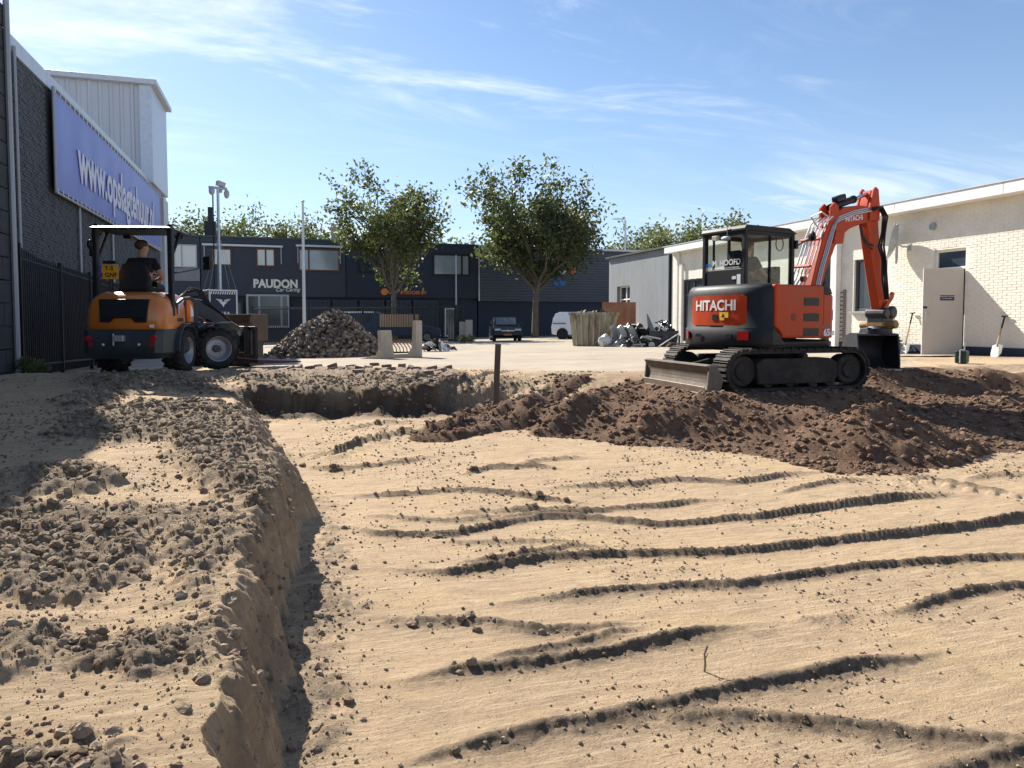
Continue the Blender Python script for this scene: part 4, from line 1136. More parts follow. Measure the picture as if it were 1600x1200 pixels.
SEAT = dict(pelvis=(0, 0, .08), waist=(.0, 0, .24), chest=(.02, 0, .42), neckbase=(.03, 0, .56), neck=(.04, 0, .62), head=(.06, 0, .735),
            shL=(.02, .19, .50), shR=(.02, -.19, .50), elL=(.12, .27, .26), elR=(.14, -.27, .26), wrL=(.36, .20, .24), wrR=(.36, -.20, .24),
            hipL=(.02, .10, .06), hipR=(.02, -.10, .06), knL=(.44, .15, .10), knR=(.44, -.15, .10), anL=(.52, .15, -.32), anR=(.52, -.15, -.32))

# ------------------------------------------------------------------ excavator
M_EXO = mat('excavator_orange', (.47, .048, .009), .48, var=.10, scale=3, dirt=(.27, .095, .04), dirt_amt=.55, coat=.0, spec=.28)
M_EXB = mat('charcoal_plastic', (.013, .015, .020), .5, var=.15, scale=4, dirt=(.035, .033, .03), dirt_amt=.4, spec=.3)
M_TRK = mat('muddy_track_steel', (.028, .026, .026), .75, .2, var=.35, scale=9, dirt=(.12, .09, .065), dirt_amt=.6, bump=.5, bscale=30)
M_TRF = mat('muddy_frame', (.030, .027, .025), .85, var=.35, scale=6, dirt=(.085, .066, .05), dirt_amt=.7, bump=.6, bscale=25)
M_BLD = mat('worn_blade_steel', (.15, .125, .105), .65, .1, var=.25, scale=5, dirt=(.28, .22, .165), dirt_amt=.7, bump=.3)
M_CHROME = mat('chrome_rod', (.65, .66, .68), .15, 1.0, var=.05)
M_HOSE = mat('black_hose', (.012, .012, .014), .5)
M_BKT = mat('bucket_steel', (.045, .048, .058), .5, .4, var=.3, scale=4, dirt=(.10, .09, .08), dirt_amt=.5)
M_ROTY = mat('dirty_yellow_casting', (.30, .17, .045), .6, var=.25, dirt=(.08, .06, .04), dirt_amt=.6)
M_RED = mat('red_reflector', (.45, .012, .015), .3, var=.05)
M_YEL = mat('yellow_sticker', (.72, .48, .03), .5)
M_LETW = mat('white_lettering', (.82, .82, .82), .5, var=.03)
G_CAB = glass('cab_glass', (.93, .96, .95))
ex = tag(empty('excavator', (EXC[0], EXC[1], EXC_Z), math.radians(90-17.7-74)), 'orange and black tracked excavator standing on rubble with raised boom', 'excavator')
UP = math.radians(14)      # the upper structure is slewed a little
def up(o): o.rotation_euler = (0, 0, UP); return o
def stadium(a, b, r, n=14):
    P = []
    for i in range(n+1): t = math.pi/2+math.pi*i/n; P.append((a+r*math.cos(t), r+r*math.sin(t)))
    for i in range(n+1): t = -math.pi/2+math.pi*i/n; P.append((b+r*math.cos(t), r+r*math.sin(t)))
    return P
shoe_me = None
for sy in (-.79, .79):
    out, inn = stadium(-.95, .98, .305), stadium(-.95, .98, .262)
    inn = [(x, z+.043) for x, z in inn]
    m = MB(); n = len(out)
    for y in (sy-.18, sy+.18):
        pass
    vs = [(x, sy-.18, z) for x, z in out]+[(x, sy+.18, z) for x, z in out]+[(x, sy-.18, z) for x, z in inn]+[(x, sy+.18, z) for x, z in inn]
    fs = []
    for i in range(n):
        j = (i+1) % n
        fs += [(i, j, n+j, n+i), (2*n+i, 3*n+i, 3*n+j, 2*n+j), (i, 2*n+i, 2*n+j, j), (n+i, n+j, 3*n+j, 3*n+i)]
    m.add(vs, fs); tr = m.build('track', M_TRK, ex)
    # shoes
    per = []
    for i in range(n):
        a, b = Vector(out[i]), Vector(out[(i+1) % n]); per.append((a, b, (b-a).length))
    tot = sum(p[2] for p in per); ns = 40
    for k in range(ns):
        s = tot*k/ns
        for a, b, l in per:
            if s <= l: break
            s -= l
        p = a.lerp(b, s/max(l, 1e-6)); d = (b-a).normalized(); ang = math.atan2(d.y, d.x)
        if shoe_me is None:
            q = MB(); q.box((0, 0, -.012), (.128, .40, .026)); q.box((.03, 0, -.034), (.022, .39, .024)); q.box((-.035, 0, -.030), (.018, .39, .016))
            so_ = q.build('shoe', M_TRK, tr); shoe_me = so_.data
        else: so_ = link_mesh('shoe', shoe_me, tr)
        so_.location = (p.x, sy, p.y); so_.rotation_euler = (0, -ang, 0)
    # side frame, wheels and rollers
    m = MB(); m.prism([(-.70, .10), (.64, .10), (.72, .18), (.72, .42), (.58, .49), (-.62, .49), (-.74, .40)], sy-.165, sy+.165, 'y')
    fr2 = m.build('track_frame', M_TRF, ex, bevel=.02)
    for x, r, nm in ((-.95, .235, 'sprocket'), (.98, .235, 'idler')):
        m = MB(); m.lathe([(.04, -.15), (r*.55, -.15), (r*.6, -.12), (r*.9, -.12), (r, -.10), (r, .10), (r*.9, .12), (r*.6, .12), (r*.55, .15), (.04, .15)], 24, 'y', (x, sy, .305)); m.build(nm, M_TRF, ex, smooth=True)
    for x in (-.5, -.1, .3, .62):
        MB().lathe([(.09, -.13), (.10, -.12), (.10, .12), (.09, .13)], 14, 'y', (x, sy, .14)).build('roller', M_TRF, ex, smooth=True)
    MB().lathe([(.045, -.14), (.05, -.13), (.05, .13), (.045, .14)], 12, 'y', (.15, sy, .52)).build('top_roller', M_TRF, ex, smooth=True)
m = MB(); m.box((0, 0, .36), (1.2, 1.3, .24)); m.lathe([(.5, .46), (.52, .50), (.52, .60), (.48, .64)], 28); m.build('undercarriage', M_TRF, ex, bevel=.015)
# dozer blade
m = MB(); prof = []
for t in np.linspace(0, 1, 9): prof.append((-1.55-.08*(2*t-1)**2, -.02+.42*t))
back = [(x+.05, z) for x, z in prof[::-1]]
m.prism(prof+back, -1.0, 1.0, 'y'); bl = m.build('dozer_blade', M_BLD, ex, bevel=.004, seg=1)
for y in (-1.005, 1.005): MB().prism([(-1.62, -.02), (-1.40, .0), (-1.34, .2), (-1.46, .40), (-1.58, .41)], y-.015, y+.015, 'y').build('end_plate', M_BLD, bl)
MB().box((-1.625, 0, .035), (.02, 1.98, .12), (0, -.35, 0)).build('cutting_edge', mat('bright_worn_edge', (.46, .40, .33), .4, .3, var=.2, scale=8), bl)
MB().box((-1.535, 0, .40), (.10, 2.0, .03)).build('top_rib', M_BLD, bl, bevel=.008)
for y in (-.42, .42): 
    m = MB(); m.prism([(-1.5, .10), (-1.5, .24), (-.6, .46), (-.5, .42), (-.5, .32)], y-.05, y+.05, 'y'); m.build('blade_arm', M_TRF, bl, bevel=.008)
m = MB(); m.tube([(-1.45, 0, .30), (-.9, 0, .42)], .055, 10); m.tube([(-.9, 0, .42), (-.55, 0, .48)], .03, 8); m.build('blade_cylinder', M_TRK, bl)

# house: outline seen from above
HO = [(-.72, .87), (-.90, .76), (-.985, .50), (-1.02, .15), (-1.02, -.15), (-.985, -.50), (-.90, -.76), (-.80, -.865)]
def ring(pts, z, grow=0.0):
    return [(x*(1+grow), y*(1+grow), z) for x, y in pts]
FULL = HO+[(.50, -.87), (.72, -.80), (.84, -.62), (.86, .60), (.70, .87)]
m = MB(); m.loft([ring(FULL, .60, -.06), ring(FULL, .66, -.02), ring(FULL, .74, -.015), ring(FULL, .76, -.05)]); up(m.build('floor_pan', M_EXB, ex, smooth=True))
# counterweight
CWT = [(-.30, .872)]+HO+[(-.70, -.872)]
m = MB(); m.loft([ring(CWT, .68, .015), ring(CWT, .72, .03), ring(CWT, .93, .03), ring(CWT, .955, .01), ring(CWT, 1.45, .0), ring(CWT, 1.56, -.015), ring(CWT, 1.62, -.06), ring(CWT, 1.635, -.12)])
cwt = up(m.build('counterweight', M_EXB, ex, smooth=True, angle=50))
# orange rear cover with lettering
def rear_patch(y0, y1, z0, z1, off, name, mt, parent, nn=14, cut=.05):
    m = MB(); ys = np.linspace(y0, y1, nn); P = []
    hy = [p[1] for p in HO[::-1]]; hxx = [p[0] for p in HO[::-1]]
    outline = []
    for y in ys:
        x = float(np.interp(y, hy, hxx))
        e = min(1, min(y-y0, y1-y)/cut) if cut else 1
        k = (1-e)**2*cut*.8
        outline.append((x, y, z0+k, z1-k))
    vs = []
    for x, y, a, b in outline: vs += [(x-off, y, a), (x-off, y, b), (x+.03, y, a), (x+.03, y, b)]
    fs = []
    for i in range(nn-1):
        a = i*4; b = a+4
        fs += [(a, b, b+1, a+1), (a+1, b+1, b+3, a+3), (a, a+2, b+2, b)]
    fs += [(0, 1, 3, 2), ((nn-1)*4, (nn-1)*4+2, (nn-1)*4+3, (nn-1)*4+1)]
    m.add(vs, fs)
    return m.build(name, mt, parent, smooth=True, angle=40)
rear_patch(-.56, .58, .99, 1.47, .016, 'rear_cover', M_EXO, cwt)
ht = text('maker_lettering', 'HITACHI', .225, M_LETW, frame((-1.040, .04, 1.30), (0, -1, 0), (0, 0, 1)), cwt, bold=.006, depth=.002, sx=.98)
bmt = bmesh.new(); bmt.from_mesh(ht.data); bmesh.ops.subdivide_edges(bmt, edges=[e for e in bmt.edges if e.calc_length() > .06], cuts=2)
for v in bmt.verts: v.co.z += -1.02-float(np.interp(.04-v.co.x*.98, [p[1] for p in HO[::-1]], [p[0] for p in HO[::-1]]))
bmt.to_mesh(ht.data); bmt.free()
MB().box((-1.04, .02, 1.12), (.012, .10, .09)).build('lock', M_EXB, cwt)
ys_ = MB().box((-1.039, -.17, 1.155), (.006, .18, .085)).build('warning_sticker', M_YEL, cwt)
MB().box((-1.039, -.13, 1.09), (.006, .09, .035)).build('warning_sticker', M_YEL, cwt)
MB().add([(-1.0435, -.12, 1.125), (-1.0435, -.19, 1.125), (-1.0435, -.155, 1.185)], [(0, 1, 2)]).build('warning_triangle', M_BLACKST, cwt, recalc=False)
for y, w in ((-.52, .19), (.66, .13)):
    x = float(np.interp(y, [p[1] for p in HO[::-1]], [p[0] for p in HO[::-1]])); a = -.25 if y < 0 else .62
    MB().box((x*1.03-.012, y*1.03, .835), (.02, w, .13), (0, 0, -a if y > 0 else .13)).build('rear_reflector', M_RED, cwt)
for y in (-.28, .36): MB().box((-1.052, y, .83), (.01, .12, .05)).build('bumper_slot', M_BLACKST, cwt)
# side covers
sp = MB(); sp.prism([(-.56, .80), (-.60, .88), (-.74, .98), (-.745, 1.615), (.38, 1.615), (.38, .79)], -.905, -.60, 'y')
cw2 = MB(); cw2.prism([(-.80, .69), (-.80, .95), (-.76, .95), (-.63, .87), (-.58, .79), (-.5, .72), (-.5, .69)], -.905, -.60, 'y'); up(cw2.build('bumper_corner', M_EXB, ex, bevel=.02))
sc = up(sp.build('side_cover', M_EXO, ex, bevel=.03, seg=3))
for z in (1.36, 1.12, .89):
    v_ = MB().box((.08, -.904, z), (.36, .012, .125)).build('vent', M_BLACKST, sc, bevel=.003)
    for k in range(3): MB().box((.08, -.911, z-.032+k*.032), (.34, .006, .006)).build('vent_slat', M_EXB, v_)
MB().box((-.33, -.907, 1.12), (.09, .008, .11)).build('latch', mat('dark_red_latch', (.22, .02, .015), .5), sc)
MB().box((-.08, -.9055, .835), (.86, .004, .006)).build('seam', M_EXB, sc)
fp = MB(); pol = [(.385, -.895), (.58, -.885), (.74, -.80), (.85, -.62), (.85, -.25), (.385, -.25)]
fp.loft([[(x, y, z) for x, y in pol] for z in (.79, 1.44)]+[[(x*.985, y*.985, 1.49) for x, y in pol]])
fc = up(fp.build('front_cover', M_EXO, ex, bevel=.02))
tp = MB(); pol2 = [(.30, -.89), (.58, -.88), (.735, -.795), (.84, -.62), (.84, -.2), (.30, -.2)]
tp.loft([[(x, y, 1.493) for x, y in pol2], [(x*.98, y*.97, 1.58) for x, y in pol2], [(x*.92, y*.9, 1.63) for x, y in pol2]]); up(tp.build('top_cover', M_EXB, ex, smooth=True))
up(MB().box((-.05, -.40, 1.60), (.85, .62, .06)).build('engine_deck', M_EXB, ex, bevel=.015))
text('model_lettering', 'ZAXIS', .075, mat('grey_lettering', (.25, .22, .22), .5), frame((.47, -.8985, .97), (1, -.02, 0), (0, 0, 1)), fc, depth=.002, bold=.002)
text('model_lettering', '65', .15, M_LETW, frame((.47, -.899, .875), (1, -.03, 0), (0, 0, 1)), fc, depth=.002, bold=.006)
text('model_lettering', 'USB', .10, M_LETW, frame((.63, -.880, .865), (1, .28, 0), (0, 0, 1)), fc, depth=.002, bold=.003)
MB().box((.80, -.72, 1.16), (.02, .07, .17), (0, 0, .55)).build('grab_recess', mat('dark_red_latch', (.22, .02, .015), .5), fc)
lp = MB(); lp.prism([(-.70, .68), (-.74, .95), (-.70, 1.60), (.1, 1.60), (.1, .80)], .84, .905, 'y'); up(lp.build('side_cover', M_EXO, ex, bevel=.025))
up(MB().box((.35, .40, .95), (.95, .92, .45)).build('cab_base', M_EXB, ex, bevel=.02))
# cab
CX0, CX1, CY0, CY1, CZ0, CZ1 = -.62, .56, -.20, .73, 1.45, 2.53
cab = MB()
pw = .075
for (x, y) in ((CX0+pw/2, CY0+pw/2), (CX0+pw/2, CY1-pw/2), (CX1-pw/2, CY0+pw/2), (CX1-pw/2, CY1-pw/2)):
    cab.box((x, y, (CZ0+CZ1)/2), (pw, pw, CZ1-CZ0))
for z in (CZ1-.04, CZ0+.05):
    for y in (CY0+.04, CY1-.04): cab.box(((CX0+CX1)/2, y, z), (CX1-CX0-2*pw, .07, .10))
    for x in (CX0+.04, CX1-.04): cab.box((x, (CY0+CY1)/2, z), (.07, CY1-CY0-2*pw, .10))
cab.box((CX0+.035, (CY0+CY1)/2, 1.70), (.05, CY1-CY0-2*pw, .42))             # solid rear panel below the window
cab.box((-.02, CY0+.03, 2.00), (.035, .045, .96)); cab.box((-.02, CY1-.03, 2.00), (.05, .05, .96))
cab.box((CX0+.065, CY1-.20, 2.19), (.04, .035, .60))
cb = up(cab.build('cab', M_EXB, ex, bevel=.015))
rf = MB(); rp = [(CX0-.02, 2.54), (CX0+.02, 2.59), (CX1-.15, 2.59), (CX1+.02, 2.52), (CX1+.02, 2.50), (CX0-.02, 2.50)]
rf.prism(rp, CY0-.015, CY1+.015, 'y'); rf.build('roof', M_EXB, cb, bevel=.02)
gl = MB(); gl.box((CX0+.03, (CY0+CY1)/2, 2.19), (.008, CY1-CY0-2*pw, .60)); gl.build('rear_window', G_CAB, cb)
MB().box((.26, CY0+.03, 2.00), (.48, .008, .94)).build('side_window', G_CAB, cb)
MB().box((-.29, CY0+.035, 2.00), (.50, .008, .94)).build('side_window', G_CAB, cb)
MB().box((0, CY1-.03, 2.00), (1.0, .008, .94)).build('door_window', G_CAB, cb)
MB().box((CX1-.03, (CY0+CY1)/2, 2.00), (.008, CY1-CY0-2*pw, .94)).build('front_window', G_CAB, cb)
text('owner_lettering', 'M. HOOFD', .135, M_LETW, frame((CX0+.012, (CY0+CY1)/2-.06, 2.01), (0, -1, 0), (0, 0, 1)), cb, depth=.001, bold=.002, sx=.93)
text('owner_lettering', 'GROND-, WEG- EN WATERBOUW', .036, M_LETW, frame((CX0+.012, (CY0+CY1)/2-.06, 1.925), (0, -1, 0), (0, 0, 1)), cb, depth=.001, sx=1.0)
MB().box((CX0+.015, CY1-.13, 1.99), (.006, .12, .06)).build('blue_sticker', mat('sticker_blue', (.03, .22, .55), .5), cb)
MB().box((CX0+.015, CY1-.13, 1.91), (.006, .12, .09)).build('pale_sticker', mat('sticker_pale', (.55, .55, .45), .5), cb)
MB().box((CX0+.006, CY0+.13, 1.70), (.006, .075, .22)).build('pale_sticker', M_LETW, cb)
MB().box((CX0+.006, CY0+.23, 1.76), (.006, .08, .05)).build('pale_sticker', M_LETW, cb)
m = MB(); m.box((CX0-.05, .38, 2.42), (.07, .11, .08)); m.build('work_lamp', mat('lamp_lens_beige', (.55, .48, .36), .25), cb, bevel=.01)
m = MB(); m.ell((CX0-.03, .18, 2.40), (.05, .10, .04)); m.tube([(CX0, .18, 2.42), (CX0-.02, .16, 2.52), (CX0-.03, .15, 2.60)], .006, 5); m.build('beacon', M_GREYP, cb)
m = MB(); m.box((CX1+.01, CY0-.01, 2.33), (.05, .05, .14)); m.tube([(CX1+.02, CY0-.02, 2.31), (CX1+.20, CY0-.12, 2.43)], .012, 6); m.ell((CX1+.24, CY0-.14, 2.47), (.035, .075, .085), 12, 8); m.build('mirror', M_BLACKST, cb)
m = MB(); m.box((-.05, .27, 1.52), (.45, .48, .12)); m.box((-.28, .27, 1.80), (.12, .46, .55), (0, -.12, 0)); m.box((-.33, .27, 2.14), (.09, .26, .18)); m.build('seat', M_TEE, cb, bevel=.04)
m = MB(); m.box((.42, .27, 1.75), (.12, .5, .45)); m.tube([(.30, .05, 1.65), (.30, .05, 1.95)], .02, 6); m.tube([(.30, .5, 1.65), (.30, .5, 1.95)], .02, 6); m.build('controls', M_EXB, cb, bevel=.01)
m = MB(); m.tube([(.30, CY0+.10, 2.46)]+[(.30+.09*math.sin(t), CY0+.10, 2.34-.12*math.cos(t)) for t in np.linspace(2.6, -2.6, 10)]+[(.33, CY0+.10, 2.46)], .009, 6); m.build('cable', M_HOSE, cb)
a_ex = math.radians(90-17.7-74)+UP
def ex_pt(x, y, z): return (EXC[0]+x*math.cos(a_ex)-y*math.sin(a_ex), EXC[1]+x*math.sin(a_ex)+y*math.cos(a_ex), EXC_Z+z)
person('person', 'person in dark shirt sitting at the controls inside the excavator cab', SEAT, ex_pt(-.10, .27, 1.56), a_ex, turn=.2)

# boom, arm, cylinders
BY = -.15
def ribbon(path, widths, y0, y1, mt, name, parent, bev=.015):
    """box girder following a side view path"""
    P = [Vector(p) for p in path]; Lp, Rp = [], []
    for i, p in enumerate(P):
        t = (P[min(i+1, len(P)-1)]-P[max(i-1, 0)]).normalized(); nrm = Vector((-t.y, t.x))
        Lp.append(p+nrm*widths[i]/2); Rp.append(p-nrm*widths[i]/2)
    m = MB(); rings = [[(a.x, y0, a.y), (a.x, y1, a.y), (b.x, y1, b.y), (b.x, y0, b.y)] for a, b in zip(Lp, Rp)]
    m.loft(rings); return m.build(name, mt, parent, bevel=bev, smooth=True, angle=30)
bm_ = up(ribbon([(.84, 1.0), (.98, 1.45), (1.16, 1.95), (1.36, 2.42), (1.56, 2.70), (1.84, 2.86), (2.2, 2.94), (2.56, 2.98)], [.20, .24, .29, .36, .42, .40, .33, .24], BY-.11, BY+.11, M_EXO, 'boom', ex))
up(MB().box((.80, BY, .98), (.30, .34, .42)).build('swing_bracket', M_EXB, ex, bevel=.04))
ar = up(ribbon([(2.60, 3.40), (2.56, 3.18), (2.58, 2.92), (2.68, 2.45), (2.82, 1.85), (2.98, 1.22)], [.12, .22, .34, .30, .25, .19], BY-.085, BY+.085, M_EXO, 'arm', ex))
for y in (BY-.125, BY+.125): MB().prism([(2.42, 2.86), (2.70, 2.86), (2.72, 3.05), (2.66, 3.42), (2.58, 3.46), (2.52, 3.40), (2.42, 3.08)], y-.02, y+.02, 'y').build('arm_cheek', M_EXO, ar, bevel=.006)
for y in (BY-.10, BY+.10): MB().prism([(1.36, 2.72), (1.62, 2.86), (1.58, 3.04), (1.48, 3.10), (1.38, 3.02)], y-.02, y+.02, 'y').build('cylinder_bracket', M_EXO, bm_, bevel=.006)
m = MB(); m.tube([(1.50, BY, 3.02), (1.58, BY, 3.045), (2.12, BY, 3.21)], .062, 12); m.tube([(2.12, BY, 3.21), (2.16, BY, 3.222)], .072, 12); cy = m.build('arm_cylinder', M_EXB, bm_, smooth=True)
MB().tube([(2.14, BY, 3.215), (2.58, BY, 3.36)], .034, 12).build('piston_rod', M_CHROME, cy, smooth=True)
m = MB(); m.box((1.72, BY-.02, 3.20), (.26, .12, .10), (0, -.3, 0)); m.build('work_lamp', M_BLACKST, bm_, bevel=.02)
m = MB(); m.tube([(1.06, BY, .86), (1.34, BY, 1.72)], .07, 12); cy2 = m.build('boom_cylinder', M_EXB, bm_, smooth=True)
MB().tube([(1.34, BY, 1.72), (1.60, BY, 2.50)], .038, 12).build('piston_rod', M_EXB, cy2, smooth=True)
m = MB(); m.prism([(1.44, 2.40), (1.70, 2.40), (1.74, 2.60), (1.5, 2.62)], BY-.14, BY+.14, 'y'); m.build('cylinder_bracket', M_EXO, bm_, bevel=.01)
# steel pipes climbing the back of the boom, hoses at the joints
for k in range(5):
    y = BY-.17+k*.075; o = .17+.03*(k % 2)
    m = MB(); m.tube([(.62, y, 1.62), (.74, y, 1.78), (.90-o*.2, y, 2.05), (1.14-o*.4, y, 2.52), (1.24-o*.3, y, 2.72), (1.36, y, 2.84)], .013, 7); m.build('hydraulic_pipe', M_GALV, bm_, smooth=True)
for x, z in ((.80, 1.98), (1.02, 2.44)): MB().box((x-.04, BY-.02, z), (.05, .36, .035), (0, .45, 0)).build('pipe_clamp', M_EXO, bm_)
for x, z in ((.70, 1.76), (.92, 2.46)): MB().box((x-.03, BY-.14, z), (.09, .07, .09)).build('valve_block', M_EXO, bm_, bevel=.01)
for k in range(3):
    y = BY-.12-.012*k; d = .03*k
    m = MB(); m.tube([(1.02+d, y, 1.66), (1.12+d, y, 1.98), (1.30+d, y, 2.42), (1.42+d, y, 2.68+d), (1.60, y, 2.86-d), (2.0, y, 2.99-d), (2.46, y, 3.08-d)], .012, 7); m.build('hydraulic_pipe', M_GALV, bm_, smooth=True)
m = MB(); m.tube([(1.26, BY-.14, 2.84), (1.10, BY-.14, 2.90), (1.08, BY+.05, 2.84), (1.16, BY-.05, 2.62)], .014, 7); m.build('hose', M_GALV, bm_, smooth=True)
for k in range(3):
    y = BY-.13-.03*k
    m = MB(); m.tube([(2.46, y, 3.08-.03*k), (2.66, y-.03, 3.10), (2.78+.02*k, y-.03, 2.94), (2.76, y-.03, 2.66), (2.72+.03*k, y, 2.40), (2.84, y, 2.2), (2.86+.02*k, y, 1.8), (2.96, y, 1.45)], .017, 8); m.build('hose', M_HOSE, ar, smooth=True)
m = MB(); m.tube([(2.18, BY-.12, 2.76), (2.22, BY-.13, 2.56), (2.34, BY-.13, 2.42), (2.58, BY-.1, 2.36)], .018, 8); m.tube([(2.22, BY-.10, 2.76), (2.28, BY-.11, 2.58), (2.40, BY-.11, 2.46), (2.6, BY-.1, 2.42)], .018, 8); m.build('hose', M_HOSE, ar, smooth=True)
text('maker_lettering', 'HITACHI', .125, M_LETW, frame((2.02, BY-.113, 2.86), (1, 0, .16), (-.16, 0, 1)), bm_, depth=.002, bold=.002)
m = MB(); m.tube([(2.86, BY, 2.52), (3.02, BY, 1.98)], .055, 12); bc = m.build('bucket_cylinder', M_EXB, ar, smooth=True)
MB().tube([(3.02, BY, 1.98), (3.16, BY, 1.50)], .032, 10).build('piston_rod', M_CHROME, bc, smooth=True)
for y in (BY-.12, BY+.12): MB().prism([(2.92, 1.30), (3.00, 1.28), (3.20, 1.48), (3.24, 1.58), (3.16, 1.60), (3.08, 1.50)], y-.02, y+.02, 'y').build('link', M_EXO, ar, bevel=.008)
# tilting rotator
tr_ = MB(); tr_.box((3.02, BY, 1.12), (.34, .30, .20)); tr_.lathe([(.08, -.20), (.10, -.18), (.10, .18), (.08, .20)], 14, 'y', (2.93, BY, 1.20)); tr_.lathe([(.08, -.20), (.12, -.18), (.12, .18), (.08, .20)], 14, 'y', (3.14, BY, 1.22))
to = up(tr_.build('rotator', M_BKT, ex, bevel=.02))
for y in (-.20, .20): MB().tube([(2.98, BY+y-.14, 1.0), (2.98, BY+y+.14, .97)], .075, 12).build('tilt_cylinder', M_ROTY, to, smooth=True)
m = MB(); m.box((3.0, BY, 1.0), (.30, .34, .10)); m.build('rotator_yoke', M_ROTY, to, bevel=.02)
MB().lathe([(.20, .80), (.22, .83), (.22, .92), (.19, .96)], 20, 'z', (3.0, BY, 0)).build('rotor', M_BKT, to, smooth=True)
# bucket, turned by the rotator
BK = math.radians(-104)
bk = MB(); outer = [(.30, .78), (.02, .80), (-.22, .72), (-.34, .52), (-.34, .30), (-.22, .12), (.0, .02), (.34, .0)]
inner = [(.34, .03), (.0, .055), (-.20, .145), (-.305, .31), (-.305, .51), (-.20, .685), (.02, .765), (.30, .745)]
W = .44
bk.prism(outer+inner, -W, W, 'y'); b_ = bk.build('bucket', M_BKT, ex, smooth=True, angle=40)
for y in (-W, W): MB().prism(outer[:-1]+[(.36, .0), (.40, .12), (.36, .45)], y-.015, y+.015, 'y').build('end_plate', M_BKT, b_)
MB().box((.36, 0, .005), (.16, 2*W+.04, .03)).build('cutting_edge', M_GREYP, b_)
m = MB(); m.prism([(-.22, .74), (.24, .80), (.18, .92), (-.12, .90)], -.17, .17, 'y'); m.build('coupler', M_BKT, b_, bevel=.015)
bx_, by_ = 2.92*math.cos(UP)-(BY+.12)*math.sin(UP), 2.92*math.sin(UP)+(BY+.12)*math.cos(UP)
b_.location = (bx_, by_, 0); b_.rotation_euler = (0, 0, BK); b_.scale = (.84, .86, .84)
bw = (EXC[0]+bx_*math.cos(a_ex-UP)-by_*math.sin(a_ex-UP), EXC[1]+bx_*math.sin(a_ex-UP)+by_*math.cos(a_ex-UP))
b_.location.z = max(0.10, gz(*bw)-EXC_Z+.01)
# ------------------------------------------------------------------ articulated wheel loader
M_LOR = mat('loader_orange', (.55, .165, .022), .3, var=.06, scale=3, dirt=(.36, .14, .04), dirt_amt=.3, coat=.5, spec=.5)
M_LDK = mat('loader_dark_grey', (.030, .042, .050), .45, var=.15, scale=4, dirt=(.07, .07, .065), dirt_amt=.45)
M_TYRE = mat('tyre_rubber', (.018, .018, .020), .85, var=.3, scale=10, dirt=(.09, .075, .06), dirt_amt=.55, bump=.4, bscale=30)
M_RIM = mat('silver_rim', (.36, .37, .40), .45, .5, var=.12, dirt=(.22, .19, .16), dirt_amt=.5)
LXY = cw(-6.41, 12.46)
LZ = gz(*LXY)
LROT = math.radians(90-17.7+4)
ART = math.radians(-52)
ld = tag(empty('wheel_loader', (LXY[0], LXY[1], LZ), LROT), 'orange and dark grey wheel loader with open canopy beside the picket fence', 'loader')
def wheel_mesh(parent, loc, rz, side):
    R0, Wd = .365, .17
    m = MB()
    prof = [(.235, -Wd), (.30, -Wd*1.05), (.345, -Wd*.92), (R0, -Wd*.6), (R0+.004, 0), (R0, Wd*.6), (.345, Wd*.92), (.30, Wd*1.05), (.235, Wd)]
    m.lathe(prof, 36, 'y', cap=False)
    ty = m.build('wheel', M_TYRE, parent, smooth=True, angle=60)
    ty.location = loc; ty.rotation_euler = (0, 0, rz)
    lug = None
    for k in range(18):
        for s in (-1, 1):
            a = 2*math.pi*(k+(.5 if s > 0 else 0))/18
            if lug is None:
                q = MB(); q.box((0, 0, 0), (.045, .17, .03)); lug = q.build('lug', M_TYRE, ty)
            else: lug = link_mesh('lug', lug.data, ty)
            lug.location = ((R0+.008)*math.sin(a), s*.085, (R0+.008)*math.cos(a)); lug.rotation_euler = (0, a, 0.0)
            lug.rotation_euler = Euler((0, 0, s*.55)).to_matrix().to_euler() if False else (Euler((0, a, 0)).to_matrix() @ Euler((0, 0, s*.55)).to_matrix()).to_euler()
    r = MB()
    for s in (-1, 1):
        r.lathe([(.03, s*.03), (.10, s*.03), (.11, s*.05), (.13, s*.05), (.175, s*.035), (.205, s*.10), (.225, s*.155), (.245, s*.165), (.25, s*.15)], 28, 'y', cap=False)
    r.build('rim', M_RIM, ty, smooth=True, angle=40)
    h = MB()
    for s in (-1, 1): h.lathe([(.02, s*.09), (.07, s*.085), (.075, s*.03)], 16, 'y')
    h.build('hub', M_LDK, ty, smooth=True)
    return ty
WZ = .368
for y in (-.55, .55): wheel_mesh(ld, (0, y, WZ), 0, y)
def fr(x, y):      # front frame point, x ahead of the joint
    return (.70+x*math.cos(ART)-y*math.sin(ART), x*math.sin(ART)+y*math.cos(ART))
for y in (-.56, .56):
    p = fr(.75, y); wheel_mesh(ld, (p[0], p[1], WZ), ART, y)
# rear body
m = MB()
def rect(x0, x1, w, z, r=.10):
    return [(x0, w-r, z), (x0+r*.6, w-r*.25, z), (x0+r*1.6, w, z), (x1, w, z), (x1, -w, z), (x0+r*1.6, -w, z), (x0+r*.6, -w+r*.25, z), (x0, -w+r, z)]
m.loft([rect(-.80, .06, .63, .74, .10), rect(-.83, .06, .645, .82, .12), rect(-.82, .06, .64, 1.08, .14), rect(-.77, .06, .61, 1.22, .15), rect(-.70, .06, .55, 1.32, .16), rect(-.58, .04, .46, 1.37, .14)])
hood = m.build('hood', M_LOR, ld, smooth=True, angle=40)
gr = MB(); gp = [(-.37, .86), (-.19, .86), (-.13, .93), (.15, .93), (.21, .86), (.36, .86), (.39, 1.24), (-.40, 1.24)]
gr.loft([[(-.875+(z-.86)*.16, y, z) for y, z in gp], [(-.66, y, z) for y, z in gp]])
g_ = gr.build('grille', M_BLACKST, hood, bevel=.01)
